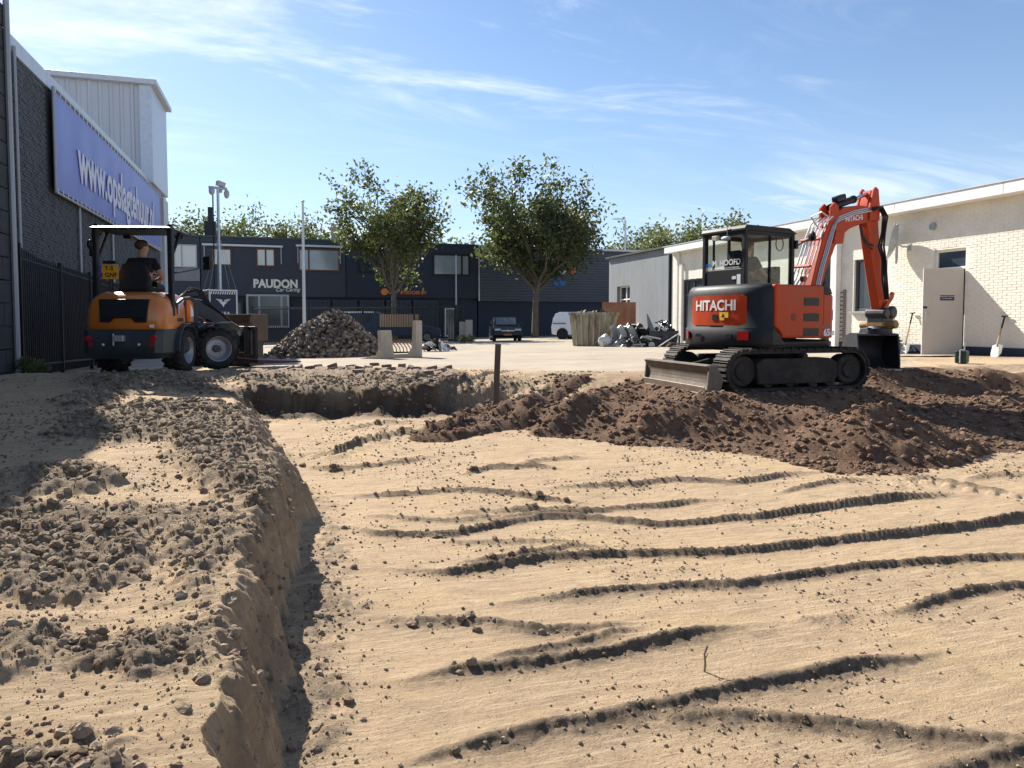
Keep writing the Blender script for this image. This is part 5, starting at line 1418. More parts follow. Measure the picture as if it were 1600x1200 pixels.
for k in range(9):
    z = .96+k*.03; MB().box((-.878+(z-.86)*.16, 0, z), (.006, .70, .008)).build('grille_slat', M_LDK, g_)
bp_ = MB(); bp_.loft([rect(-.86, .25, .56, .26, .12), rect(-.92, .25, .655, .36, .14), rect(-.92, .25, .665, .66, .14), rect(-.88, .25, .66, .735, .12)])
bmp = bp_.build('rear_bumper', M_LDK, ld, smooth=True, angle=35)
for y in (-.50, .52):
    m = MB(); m.lathe([(.045, -.93), (.05, -.915), (.05, -.88)], 16, 'x', (0, y, .60)); m.lathe([(.035, -.93), (.038, -.90)], 14, 'x', (0, y*.94, .50)); m.build('tail_light', M_RED, bmp, smooth=True)
    MB().box((-.925, y*.55, .50), (.008, .035, .035)).build('reflector', M_LETW, bmp)
m = MB(); m.box((-.95, .02, .60), (.10, .16, .10)); m.box((-.98, .10, .58), (.03, .025, .20)); m.build('tow_hitch', M_GALV, bmp, bevel=.008)
MB().box((-.848, -.45, .80), (.01, .07, .05)).build('sticker', M_LETW, hood)
# decals on the right side
MB().prism([(-.30, 1.00), (-.30, 1.20), (-.02, 1.29), (-.02, 1.24), (-.25, 1.165), (-.25, 1.0)], -.652, -.60, 'y').build('side_stripe', M_LDK, hood)
MB().prism([(-.245, 1.0), (-.245, 1.16), (-.02, 1.232), (-.02, 1.218), (-.23, 1.15), (-.23, 1.0)], -.654, -.60, 'y').build('side_stripe_edge', M_LETW, hood)
text('model_lettering', 'GIANT', .085, M_LDK, frame((-.17, -.654, .90), (1, 0, 0), (0, 0, 1)), hood, depth=.002, bold=.003, shear=.2)
# fenders of the rear wheels
for s in (-1, 1):
    m = MB(); P = []
    for t in np.linspace(-.1, math.pi+.1, 10): P.append((.46*math.cos(t), WZ+.05+.43*math.sin(t)))
    Q = [(x*.93, z-.02) for x, z in P[::-1]]
    m.prism(P+Q, s*.40, s*.74, 'y'); m.build('fender', M_LDK, ld, bevel=.012)
m = MB(); m.box((.40, 0, .70), (.70, .72, .34)); m.box((.45, 0, .50), (.62, .46, .25)); m.build('rear_frame', M_LDK, ld, bevel=.03)
# cockpit
m = MB(); m.box((-.22, 0, 1.42), (.46, .50, .10)); m.prism([(-.23, 1.40), (.23, 1.40), (.24, 1.70), (.19, 1.83), (.10, 1.87), (-.10, 1.87), (-.19, 1.83), (-.24, 1.70)], -.46, -.35, 'x'); m.build('seat', M_TEE, ld, bevel=.03, seg=3)
m = MB(); m.box((.40, 0, 1.05), (.28, .60, .62)); m.tube([(.36, 0, 1.30), (.20, 0, 1.62)], .035, 8)
sc_ = m.build('dashboard', M_LDK, ld, bevel=.03)
m = MB(); c0 = Vector((.19, 0, 1.64)); ax = Vector((-.5, 0, 1)).normalized(); u_ = Vector((0, 1, 0)); v_ = ax.cross(u_)
m.tube([c0+(u_*math.cos(t)+v_*math.sin(t))*.18 for t in np.linspace(0, 2*math.pi, 20)], .014, 8); m.build('steering_wheel', M_HOSE, sc_, smooth=True)
# canopy
m = MB()
for y in (-.61, .61):
    m.box((-.42, y, 1.72), (.10, .085, 1.50)); m.box((-.36, y*.99, 2.42), (.22, .08, .12), (0, .4, 0))
m.box((-.44, 0, 1.30), (.08, 1.14, .08))
cp = m.build('canopy_frame', M_BLACKST, ld, bevel=.015)
m = MB(); m.loft([[(-.52, -.66, 2.42), (.36, -.64, 2.41), (.36, .64, 2.41), (-.52, .66, 2.42)], [(-.53, -.67, 2.44), (.40, -.65, 2.43), (.40, .65, 2.43), (-.53, .67, 2.44)], [(-.46, -.60, 2.475), (.28, -.58, 2.47), (.28, .58, 2.47), (-.46, .60, 2.475)]])
rf_ = m.build('canopy_roof', M_BLACKST, cp, bevel=.012)
for y in (-.35, -.12, .12, .35): MB().box((-.1, y, 2.476), (.45, .14, .012)).build('roof_slot', M_LDK, rf_)
for s in (-1, 1): MB().box((.40, s*.45, 2.41), (.10, .14, .11)).build('work_lamp', M_BLACKST, cp, bevel=.02)
m = MB(); m.ell((-.50, .66, 2.16), (.05, .05, .08), 10, 8); m.box((-.48, .64, 2.02), (.06, .06, .12)); m.build('rear_lamp', M_BLACKST, cp)
for y in (-.60, .60): MB().tube([(-.34, y*1.0, 2.0), (-.1, y*1.02, 2.30), (.02, y*1.02, 2.45)], .028, 8).build('roof_brace', M_BLACKST, cp, smooth=True)
pl = MB().box((-.56, .34, 1.70), (.02, .30, .24)).build('number_plate', mat('plate_yellow', (.62, .30, .02), .4, var=.04), ld, bevel=.006)
text('plate_lettering', 'T-S', .10, M_BLACKST, frame((-.572, .33, 1.755), (0, -1, 0), (0, 0, 1)), pl, depth=.001, bold=.002)
text('plate_lettering', '3 GNF', .10, M_BLACKST, frame((-.572, .34, 1.645), (0, -1, 0), (0, 0, 1)), pl, depth=.001, bold=.002)
MB().box((-.565, .47, 1.70), (.022, .035, .23)).build('plate_band', mat('plate_blue', (.05, .06, .45), .4), pl)
m = MB(); m.box((-.53, .34, 1.86), (.06, .18, .05)); m.tube([(-.50, .34, 1.35), (-.50, .34, 1.6)], .02, 6); m.build('plate_bracket', M_BLACKST, ld)
m = MB(); m.tube([(-.38, -.66, 1.70), (.10, -.86, 1.80), (.32, -.92, 1.92)], .014, 6); m.box((.36, -.94, 1.92), (.05, .16, .24), (0, 0, -.5)); m.build('mirror', M_BLACKST, ld)
MB().prism([(.24, .86), (.24, 1.26), (.40, 1.20), (.40, .86)], -.665, -.60, 'y').build('step_panel', M_LOR, ld, bevel=.01)
MB().prism([(.26, .96), (.26, 1.18), (.37, 1.08), (.38, .96)], -.672, -.62, 'y').build('panel_decal', M_LETW, ld)
# front frame, lift arm, coupler (turned at the joint)
ff = MB(); ff.box((.55, 0, .62), (.90, .50, .34)); ff.box((.40, 0, .95), (.34, .46, .50)); ff.box((.20, 0, .50), (.4, .3, .3))
fo = ff.build('front_frame', M_LDK, ld, bevel=.03); fo.location = (.70, 0, 0); fo.rotation_euler = (0, 0, ART)
for s in (-1, 1):
    m = MB(); m.prism([(.36, .78), (.52, .86), (.98, .86), (1.16, .74), (1.14, .71), (.96, .82), (.54, .82), (.38, .75)], s*.40, s*.76, 'y'); m.build('fender', M_LDK, fo, bevel=.008)
    MB().prism([(.98, .868), (1.155, .755), (1.10, .80), (.98, .875)], s*.42, s*.75, 'y').build('fender_edge', mat('worn_bright_fender', (.6, .6, .57), .35, .3), fo)
la = MB(); la.prism([(.24, 1.10), (.30, 1.32), (.46, 1.34), (1.00, 1.02), (1.42, .52), (1.40, .40), (1.28, .42), (.92, .82), (.40, 1.08)], -.14, .14, 'y')
lo = la.build('lift_arm', M_LDK, fo, bevel=.02)
m = MB(); m.tube([(.40, .0, .72), (.86, .0, .86)], .055, 10); m.build('lift_cylinder', mat('dark_red_cylinder', (.32, .01, .03), .4), fo, smooth=True)
m = MB(); m.tube([(.45, .20, 1.30), (.9, .20, 1.22)], .045, 10); m.tube([(.9, .20, 1.22), (1.32, .18, .86)], .025, 8); m.build('tilt_cylinder', M_BLACKST, fo, smooth=True)
for k in range(4):
    m = MB(); y = -.2+.09*k; m.tube([(.28, y, 1.30), (.40, y-.05, 1.50-.03*k), (.62, y-.06, 1.46), (.80, y, 1.20), (1.1, y*.6, .98)], .016, 7); m.build('hose', M_HOSE, fo, smooth=True)
m = MB(); m.box((1.42, 0, .52), (.10, .66, .52)); m.build('coupler', M_BLACKST, fo, bevel=.015)
fk = MB(); fk.box((1.50, 0, .74), (.05, 1.24, .07)); fk.box((1.50, 0, .18), (.05, 1.24, .08))
for y in (-.60, .60): fk.box((1.50, y, .46), (.055, .04, .58))
fo2 = fk.build('fork_carriage', M_BLACKST, fo, bevel=.006)
for k in range(7): MB().box((1.50, -.48+k*.16, .46), (.035, .035, .50)).build('carriage_bar', M_BLACKST, fo2)
tn = None
for k in range(9):
    y = -.58+k*.145
    if tn is None:
        q = MB(); q.prism([(1.53, .05), (1.53, .13), (2.40, .075), (2.42, .055), (2.40, .05)], -.022, .022, 'y'); tn = q.build('tine', mat('dark_glossy_tine', (.05, .03, .06), .25, .6), fo2)
    else: tn = link_mesh('tine', tn.data, fo2)
    tn.location = (0, y, 0)
def ld_pt(x, y, z):
    c, s = math.cos(LROT), math.sin(LROT); return (LXY[0]+x*c-y*s, LXY[1]+x*s+y*c, LZ+z)
J2 = dict(SEAT); J2.update(elR=(.10, -.31, .24), wrR=(.30, -.16, .22), elL=(.12, .30, .25), wrL=(.33, .12, .26), shR=(.03, -.20, .50))
person('person', 'person with short brown hair and black tee shirt driving the wheel loader', J2, ld_pt(-.18, -.02, 1.40), LROT, turn=-.75)
# ------------------------------------------------------------------ things about the yard
M_RUST = mat('rusty_painted_steel', (.36, .34, .25), .8, var=.2, scale=3.5, dirt=(.11, .045, .025), dirt_amt=1.0, bump=.3, stretch=(1, 1, .35))
M_RUST2 = mat('rust_red_sheet', (.33, .145, .075), .85, var=.3, scale=3, dirt=(.42, .25, .17), dirt_amt=.6)
M_BROWN = mat('brown_rusty_steel', (.085, .058, .042), .75, var=.3, scale=3, dirt=(.14, .08, .05), dirt_amt=.6)
M_WOOD = mat('weathered_wood', (.22, .18, .14), .85, var=.25, scale=4, stretch=(1, 1, .15))
M_TIMBER = mat('tan_board', (.50, .345, .215), .8, var=.12, scale=3)
M_PAVER = [mat('paver_%d' % i, c, .9, var=.25, scale=9, bump=.4, bscale=50) for i, c in enumerate([(.165, .118, .09), (.23, .175, .135), (.12, .092, .075), (.34, .28, .22)])]
def gnd(px, zc):
    x, y = at(px, zc); return x, y, gz(x, y)
# wooden marker post
x, y = on_z(775, 606, .57); zp = gz(x, y)
m = MB(); m.loft([[(-.045+a, -.05+b, -.3) for a, b in ((0, 0), (.09, 0), (.09, .10), (0, .10))], [(-.047+a, -.05+b, .5) for a, b in ((0, .002), (.092, 0), (.09, .10), (.002, .10))], [(-.04+a, -.05+b, .985) for a, b in ((0, 0), (.09, .004), (.088, .10), (0, .098))]])
o = m.build('marker_post', mat('grey_brown_post', (.10, .083, .070), .85, var=.3, scale=6, bump=.5, bscale=30, stretch=(1, 1, .15)), None, bevel=.006)
o.location = (x, y, zp); o.rotation_euler = (.02, .03, -.3); tag(o, 'square dark wooden post standing alone at the pit edge', 'post')
# twig
x, y = on_z(1100, 1046, .02); z = gz(x, y)
m = MB(); m.tube([(0, 0, -.04), (.006, 0, .04), (.004, .004, .08), (.016, 0, .118)], [.005, .0055, .0045, .006], 7); m.tube([(.005, 0, .06), (.024, .004, .082)], [.003, .002], 5)
o = m.build('twig', M_WOOD, None, smooth=True); o.location = (x, y, z); tag(o, 'short dry twig sticking up out of the smooth sand', 'twig')

# loose pavers lying near the yard edge
pv = [MB().box((0, 0, .04), (.21, .105, .08)).build('paver', M_PAVER[i], None, bevel=.006, seg=1) for i in range(4)]
spots = [(455,569),(468,566),(484,568),(497,564),(520,566),(532,570),(548,565),(562,570),(575,567),(590,572),(604,566),(612,573),(628,569),(640,576),(652,571),(664,579),(676,574),(690,579),(700,570),(655,585),(663,590),(668,583),(678,592),(607,582),(640,590),(560,580),(700,586),(520,575),(585,563),(548,574)]
rp = random.Random(4)
ORD = 'first second third fourth fifth sixth seventh eighth ninth tenth eleventh twelfth thirteenth fourteenth fifteenth sixteenth seventeenth eighteenth nineteenth twentieth twenty-first twenty-second twenty-third twenty-fourth twenty-fifth twenty-sixth twenty-seventh twenty-eighth twenty-ninth thirtieth'.split()
spots.sort(key=lambda p: p[0]+p[1]*.001)
for i, (px, py) in enumerate(spots):
    x, y = on_z(px, py, .66)
    o = pv[i] if i < 4 else link_mesh('paver', pv[i % 4].data)
    if i >= 4:
        b = o.modifiers.new('bevel', 'BEVEL'); b.width = .006; b.segments = 1
    o.location = (x, y, max(gz(x, y), yard_z(x, y))-.015); o.rotation_euler = (rp.uniform(-.3, .3), rp.uniform(-.25, .25), rp.uniform(0, 3.1))
    tag(o, 'loose grey brown paver, %s from the loader forks along the yard edge' % ORD[i], 'paver', 'loose pavers along the yard edge')
# heap of broken out pavers
hx0, hy0 = at(517, 24.0); hz0 = yard_z(hx0, hy0)
hp = tag(empty('paver_heap', (hx0, hy0, hz0)), 'high heap of broken out grey brown pavers beside the loader forks', 'heap')
def heap_h(u, v): 
    q = math.hypot(u/2.05, v/1.55); return 1.50*max(0, 1-q**1.35)+.10*math.sin(u*3+v*2)*max(0, 1-q)
m = MB(); NN = 26
for i in range(NN+1):
    for j in range(NN+1):
        u = -2.2+4.4*i/NN; v = -1.7+3.4*j/NN; m.v.append((u, v, heap_h(u, v)-.12))
for i in range(NN):
    for j in range(NN): m.f.append((i*(NN+1)+j, (i+1)*(NN+1)+j, (i+1)*(NN+1)+j+1, i*(NN+1)+j+1)); m.m.append(0)
ho = m.build('heap_core', M_PAVER[2], hp); ho.rotation_euler = (0, 0, -PSI); ho['kind'] = 'stuff'
cand = []
for k in range(1700):
    u, v = rp.uniform(-2.15, 2.15), rp.uniform(-1.6, 1.6)
    h = heap_h(u, v)
    if h < .03 and rp.random() < .75: continue
    cand.append((u, v, h))
front = sorted(cand, key=lambda c: c[1]+c[2]*.15)[:len(cand)]
vis = [c for c in front if c[1] < .35]
rp.shuffle(vis); ind = vis[:300]; rest = vis[300:]+[c for c in cand if c[1] >= .35]
bx = {}
c_, s_ = math.cos(-PSI), math.sin(-PSI)
for k, (u, v, h) in enumerate(ind):
    i = k % 4
    if i not in bx: bx[i] = MB().box((0, 0, 0), (.21, .105, .08)).build('brick', M_PAVER[i], hp); o = bx[i]
    else: o = link_mesh('brick', bx[i].data, hp)
    o.location = (u*c_-v*s_, u*s_+v*c_, h+.01); o.rotation_euler = (rp.uniform(-.8, .8), rp.uniform(-.8, .8), rp.uniform(0, 6.3))
m = MB(); m.cur = 0
for u, v, h in rest:
    m.cur = rp.randint(0, 3); m.box((u*c_-v*s_, u*s_+v*c_, h-.01), (.21, .105, .08), (rp.uniform(-.8, .8), rp.uniform(-.8, .8), rp.uniform(0, 6.3)))
o = m.build('loose_bricks', M_PAVER, hp, recalc=False); o['kind'] = 'stuff'

# concrete L-shaped retaining elements
def l_block(px, zc, h, rz, label, lean=0.0):
    x, y, z = gnd(px, zc)
    m = MB(); m.prism([(0, 0), (1.05, 0), (1.05, .10), (.28, .13), (.15, .30), (.11, h), (0, h)], -.25, .25, 'y')
    o = m.build('retaining_block', M_CONC, None, bevel=.012); o.location = (x, y, z); o.rotation_euler = (0, lean, rz)
    tag(o, label, 'block', 'concrete retaining blocks')
l_block(655, 21.5, 1.12, math.pi-PSI-.25, 'taller upright concrete L block standing at the yard edge')
l_block(607, 21.0, .85, math.pi-PSI-.55, 'shorter leaning concrete L block next to the paver heap', .12)
# curved steel rods of a hay rake shape behind the blocks
x, y, z = gnd(632, 24.5)
rk = tag(empty('rake_rods', (x, y, z), -PSI), 'row of curved rusty steel rods lying behind the concrete blocks', 'rods')
for k in range(9):
    xx = -.5+k*.12
    MB().tube([(xx, 0, .05), (xx-.03, 0, .22), (xx-.14, 0, .38), (xx-.32, 0, .50)], .018, 6).build('rod', M_RUST2, rk, smooth=True)
MB().box((.0, 0, .05), (1.2, .10, .09)).build('rod_base', M_BROWN, rk)
# scrap pile
x, y, z = gnd(684, 27.0)
sp0 = tag(empty('scrap_heap', (x, y, z)), 'low heap of crumpled white and dark scrap on the paving', 'scrap')
for k in range(34):
    d = rp.uniform(0, .8)
    m = MB(); w = rp.uniform(.08, .34)
    m.add([(-w, -.02, 0), (w, -.05, .03), (w*.8, .12, .06), (-w*.7, .10, .10), (0, .02, .16)], [(0, 1, 4), (1, 2, 4), (2, 3, 4), (3, 0, 4), (0, 3, 2, 1)])
    o = m.build('scrap', [M_LETW, M_BLACKST, M_BROWN, M_GALV][k % 4], sp0); a = rp.uniform(0, 6.3)
    o.location = (d*math.cos(a)*.95, d*math.sin(a)*.5, max(0, .42*(1-d/.85))*rp.uniform(.5, 1)); o.rotation_euler = (rp.uniform(-1, 1), rp.uniform(-1, 1), a)
# brown steel bin behind the loader
x, y, z = gnd(375, 17.5)
bn_ = tag(empty('steel_bin', (x, y, z+.62), -PSI-.12), 'brown rusty steel trough raised behind the loader forks', 'bin')
m = MB(); m.prism([(-.42, .62), (.42, .62), (.34, .12), (.16, .0), (-.16, 0), (-.34, .12)], -.50, .50, 'x'); o = m.build('trough', M_BROWN, bn_, bevel=.01)
for z_ in (.62, .42, .22): MB().box((0, -.43+.04*(0.62-z_), z_), (1.12, .05, .05)).build('rib', M_BROWN, bn_, bevel=.008)
for xx in (-.48, .48): MB().box((xx, 0, .32), (.06, .92, .66)).build('end_plate', M_BROWN, bn_, bevel=.01)
MB().box((0, 0, -.31), (.85, .7, .62)).build('stand', M_BLACKST, bn_)

# skip
x, y, z = gnd(925, 31.0)
sk_ = tag(empty('skip', (x, y, z), math.radians(-50)), 'rusty cream steel skip full of scrap in front of stucco building', 'skip'); sk_.scale = (.68, .70, .98)
def ringr(x0, x1, w, z): return [(x0, -w, z), (x1, -w, z), (x1, w, z), (x0, w, z)]
m = MB(); L0, L1 = [ringr(-.95, .95, .78, 0), ringr(-1.2, 1.45, .86, 1.45)], [ringr(-.90, .90, .73, .05), ringr(-1.14, 1.38, .80, 1.45)]
vs = L0[0]+L0[1]+L1[0]+L1[1]; fs = [(3, 2, 1, 0), (8, 9, 10, 11)]
for i in range(4):
    j = (i+1) % 4; fs += [(i, j, 4+j, 4+i), (8+j, 8+i, 12+i, 12+j), (4+i, 4+j, 12+j, 12+i)]
m.add(vs, fs); m.build('skip_body', M_RUST, sk_)
m = MB()
for s in (-1, 1): m.box((.12, s*.87, 1.42), (2.7, .08, .12))
m.box((-1.21, 0, 1.42), (.08, 1.72, .12)); m.box((1.46, 0, 1.42), (.08, 1.72, .12)); m.build('rim', M_RUST, sk_)
for t in (-.75, -.3, .15, .6, 1.05):
    m = MB(); m.loft([[(t*.85-.06, -.76, .0), (t*.85+.06, -.76, .0), (t*.85+.06, -.88, .0), (t*.85-.06, -.88, .0)], [(t-.06, -.84, 1.36), (t+.06, -.84, 1.36), (t+.06, -.96, 1.36), (t-.06, -.96, 1.36)]]); m.build('rib', M_RUST, sk_)
for t in (-.5, 0, .5):
    m = MB(); m.loft([[(-.93, t-.045, .0), (-.93, t+.045, .0), (-1.0, t+.045, .0), (-1.0, t-.045, .0)], [(-1.17, t-.045, 1.36), (-1.17, t+.045, 1.36), (-1.25, t+.045, 1.36), (-1.25, t-.045, 1.36)]]); m.build('rib', M_RUST, sk_)
m = MB()
for k in range(26): m.box((rp.uniform(-.9, 1.1), rp.uniform(-.6, .6), rp.uniform(1.1, 1.5)), (rp.uniform(.2, .6), rp.uniform(.05, .3), rp.uniform(.05, .2)), (rp.uniform(-.8, .8), rp.uniform(-.8, .8), rp.uniform(0, 3)))
m.build('scrap_load', [M_BROWN], sk_)
# rust red sheet standing behind the skip
x, y, z = gnd(967, 33.0)
m = MB(); m.box((0, 0, .98), (1.55, .05, 1.95)); o = m.build('steel_sheet', M_RUST2, None, bevel=.006); o.location = (x, y, z); o.rotation_euler = (-.10, 0, -PSI-.12)
tag(o, 'rust red steel sheet standing upright against the stucco wall', 'sheet')
# crumpled white sack
x, y, z = gnd(945, 29.2)
m = MB(); m.ell((0, 0, .26), (.26, .20, .24), 20, 14)
m.v = [(a+.05*math.sin(17*b+13*c), b+.05*math.sin(16*a+11*c), max(0, c+.07*math.sin(11*a+15*b))) for a, b, c in m.v]
o = m.build('rubble_sack', mat('dirty_white_plastic', (.55, .57, .58), .45, var=.2, dirt=(.25, .3, .36), dirt_amt=.5), None, smooth=True); o.location = (x, y, z); o.scale = (1, 1, 1.0)
tag(o, 'crumpled dirty white plastic sack leaning on the skip', 'sack')
# grey digging buckets in a row
def dig_bucket(px, zc, s, rz, mt, label):
    x, y, z = gnd(px, zc)
    b = tag(empty('digger_bucket', (x, y, z), rz), label, 'bucket', 'digger buckets beside the skip'); b.scale = (s, s, s)
    m = MB(); O = [(-.42, .02), (.30, .0), (.42, .10), (.30, .55), (.12, .80), (-.02, .84), (-.10, .74), (.06, .48), (-.02, .30), (-.30, .12)]
    m.prism(O, -.03, .03, 'y'); m.v = [(q[0], q[1]-.27, q[2]) for q in m.v]; m.build('side_plate', mt, b)
    m = MB(); m.prism(O, .24, .30, 'y'); m.build('side_plate', mt, b)
    m = MB(); m.prism([(.28, .02), (.40, .10), (.28, .55), (.10, .80), (.06, .77), (.23, .53), (.34, .12), (.24, .05)], -.24, .24, 'y'); m.build('bucket_shell', mt, b)
    m = MB()
    for k in range(4): m.prism([(-.42, .02), (-.42, .05), (-.60, .03)], -.22+k*.14, -.16+k*.14, 'y')
    m.build('tooth', M_GALV, b)
M_LGREY = mat('light_grey_steel', (.38, .40, .42), .5, .3, var=.12)
dig_bucket(962, 29.4, 1.05, -PSI+.5, M_LGREY, 'light grey digger bucket nearest to the skip')
dig_bucket(977, 29.2, 1.05, -PSI+.5, M_LGREY, 'light grey digger bucket second from the skip')
dig_bucket(990, 29.6, 1.15, -PSI+.6, M_BKT, 'black digger bucket third from the skip')
dig_bucket(1003, 29.0, .95, -PSI+.8, M_BKT, 'black digger bucket next to the black crate of couplings')
# black crate of couplings and hoses
x, y, z = gnd(1037, 28.6)
cr_ = tag(empty('coupling_crate', (x, y, z), -PSI-.2), 'black steel crate heaped with black hoses and couplings', 'crate')
m = MB(); vs = ringr(-.48, .48, .42, 0)+ringr(-.58, .58, .48, .62)+ringr(-.45, .45, .39, .05)+ringr(-.54, .54, .44, .62)
m.add(vs, fs); m.build('crate_body', M_BKT, cr_)
for k in range(34):
    a, d = rp.uniform(0, 6.3), rp.uniform(0, .42); p = Vector((d*math.cos(a), d*math.sin(a)*.8, .60+.30*(1-d/.45)))
    q = MB()
    if k % 2: q.tube([p, p+Vector((rp.uniform(-.2, .2), rp.uniform(-.2, .2), rp.uniform(.02, .18))), p+Vector((rp.uniform(-.3, .3), rp.uniform(-.3, .3), rp.uniform(-.05, .12)))], .028, 7)
    else: q.lathe([(.05, -.04), (.085, -.03), (.085, .03), (.05, .04)], 12, 'xy'[k % 4 // 2], p)
    q.build('coupling', [M_BLACKST, M_BLACKST, M_BKT, M_GALV][k % 4], cr_, smooth=True)
x, y, z = gnd(1008, 28.2)
hpx = tag(empty('hose_heap', (x, y, z), -PSI), 'tangle of black hoses and machine parts before the black crate', 'hoses')
for k in range(30):
    p = Vector((rp.uniform(-.85, .5), rp.uniform(-.25, .25), rp.uniform(.04, .32)))
    q = MB()
    if k % 3: q.tube([p, p+Vector((rp.uniform(-.25, .25), 0, rp.uniform(.05, .25))), p+Vector((rp.uniform(-.4, .4), rp.uniform(-.1, .1), rp.uniform(-.03, .1)))], .035, 7)
    else: q.lathe([(.06, -.05), (.12, -.04), (.12, .04), (.06, .05)], 14, 'y', p)
    q.build('machine_part', [M_BLACKST, M_BKT, M_BLACKST, M_LGREY][k % 4], hpx, smooth=True)
# pale pole leaning on the crate, steel planks
a = Vector((*at(1029, 27.6), 0)); a.z = gz(a.x, a.y)+.02; b = Vector((*at(1061, 28.0), 1.10))
m = MB(); m.tube([a, b], .025, 8); tag(m.build('pale_pole', M_WHITE, None), 'pale thin pole leaning across the black crate', 'pole')
x, y, z = gnd(1068, 27.4)
m = MB()
for k in range(3): m.box((0, 0, .03+.05*k), (1.3-.1*k, .35, .035), (0, .02*k, .05*k))
o = m.build('steel_planks', M_BROWN, None, bevel=.006); o.location = (x, y, z); o.rotation_euler = (0, 0, -PSI); tag(o, 'stack of dark steel planks lying behind the excavator', 'planks')

# shovels leaning on the cream wall
def shovel(name_lbl, foot_px, foot_py, top_px, top_py, zf):
    q_ = on_x(foot_px, foot_py, XR-.42); fx, fy = q_.x, q_.y; fz = gz(fx, fy); t = on_x(top_px, top_py, XR-.06)
    f = Vector((fx, fy, fz+.015)); d = t-f; L = d.length
    s = tag(empty('shovel', f), name_lbl, 'shovel', 'shovels leaning on the wall')
    z = d.normalized(); xa = Vector((0, 1, 0)); xa = (xa-z*xa.dot(z)).normalized(); ya = z.cross(xa)
    s.matrix_world = Matrix(((xa.x, ya.x, z.x, f.x), (xa.y, ya.y, z.y, f.y), (xa.z, ya.z, z.z, f.z), (0, 0, 0, 1)))
    MB().tube([(0, 0, .26), (0, 0, L-.30)], .017, 8).build('shaft', mat('ash_wood', (.46, .25, .09), .6, var=.15, stretch=(1, 1, .1)), s, smooth=True)
    m = MB(); m.tube([(0, 0, L-.30), (0, 0, L-.02)], .019, 8); m.tube([(-.07, 0, L), (.07, 0, L)], .018, 8); m.build('grip', M_BLACKST, s, smooth=True)
    m = MB(); O = [(-.12, .27), (-.125, .08), (-.09, .0), (0, -.03), (.09, 0), (.125, .08), (.12, .27), (.03, .30), (-.03, .30)]
    m.prism(O, -.006, .006, 'y'); m.v = [(q[0], q[1]-.9*q[0]*q[0]*2, q[2]) for q in m.v]; m.tube([(0, 0, .24), (0, 0, .42)], .022, 8); m.build('blade', mat('worn_shovel_steel', (.33, .32, .30), .5, .4, var=.2), s)
shovel('shovel with orange shaft leaning left of the open door', 1411, 556, 1426, 489, .78)
shovel('shovel with dark stained shaft leaning right of the open door', 1553, 571, 1570, 494, .80)
# radio / tool box
x, y = at(1504, 13.9); z = gz(x, y)
r_ = tag(empty('site_radio', (x, y, z), math.radians(-62)), 'small dark green site radio standing on the sand', 'radio')
m = MB(); m.box((0, 0, .135), (.20, .27, .25)); m.build('case', mat('dark_green_plastic', (.015, .045, .038), .5), r_, bevel=.03, seg=3)
m = MB()
for s in (-1, 1): m.tube([(.0, s*.155, .02), (0, s*.17, .14), (0, s*.155, .27)], .012, 7)
m.tube([(0, -.155, .27), (0, .155, .27)], .012, 7); m.build('guard_frame', M_GALV, r_, smooth=True)
m = MB(); m.lathe([(.055, -.112), (.055, -.09)], 20, 'x', (0, .0, .10)); m.box((-.105, 0, .205), (.012, .14, .05)); m.build('speaker', M_BLACKST, r_)
MB().tube([(.05, -.05, .26), (.05, -.05, .42)], .012, 6).build('aerial', M_GALV, r_)
# plant by the wall
def leaf_clump(name, c, r, n, size, m_, parent=None, seed=0, flat=.5):
    rs = np.random.RandomState(seed)
    d = rs.normal(size=(n, 3)); d /= np.linalg.norm(d, axis=1)[:, None]
    p = np.array(c)+d*np.array(r)*(rs.rand(n, 1)**.45)
    a = rs.normal(size=(n, 3)); a /= np.linalg.norm(a, axis=1)[:, None]; b = np.cross(a, rs.normal(size=(n, 3))); b /= np.linalg.norm(b, axis=1)[:, None]
    s = size*(.6+.8*rs.rand(n, 1))
    V = np.stack([p-a*s, p+b*s*.5, p+a*s, p-b*s*.5], 1).reshape(-1, 3); F = np.arange(4*n).reshape(-1, 4)
    return np_mesh(name, V, F, [m_], parent, smooth=False)
def leaf_mat(name, c, c2):
    m, t, b = nodes_of(name); N, L = t.nodes, t.links
    tc = N.new('ShaderNodeTexCoord'); nz = N.new('ShaderNodeTexNoise'); nz.inputs['Scale'].default_value = .9; nz.inputs['Detail'].default_value = 5
    L.new(tc.outputs['Object'], nz.inputs['Vector'])
    cr = N.new('ShaderNodeValToRGB'); cr.color_ramp.elements[0].position = .35; cr.color_ramp.elements[1].position = .65
    cr.color_ramp.elements[0].color = (*c, 1); cr.color_ramp.elements[1].color = (*c2, 1); L.new(nz.outputs['Fac'], cr.inputs[0])
    L.new(cr.outputs[0], b.inputs['Base Color']); b.inputs['Roughness'].default_value = .55
    tl = N.new('ShaderNodeBsdfTranslucent'); mu = N.new('ShaderNodeMix'); mu.data_type = 'RGBA'; mu.inputs['Factor'].default_value = .5
    L.new(cr.outputs[0], mu.inputs[6]); mu.inputs[7].default_value = (.20, .24, .06, 1); L.new(mu.outputs[2], tl.inputs[0])
    mx = N.new('ShaderNodeMixShader'); mx.inputs[0].default_value = .35
    L.new(b.outputs[0], mx.inputs[1]); L.new(tl.outputs[0], mx.inputs[2]); L.new(mx.outputs[0], N['Material Output'].inputs['Surface'])
    return m
M_LEAF = leaf_mat('leaf_green', (.055, .072, .026), (.105, .128, .046)); M_LEAF2 = leaf_mat('leaf_yellow_green', (.075, .09, .034), (.14, .155, .058)); M_LEAF3 = leaf_mat('leaf_dark', (.034, .048, .020), (.068, .088, .034))
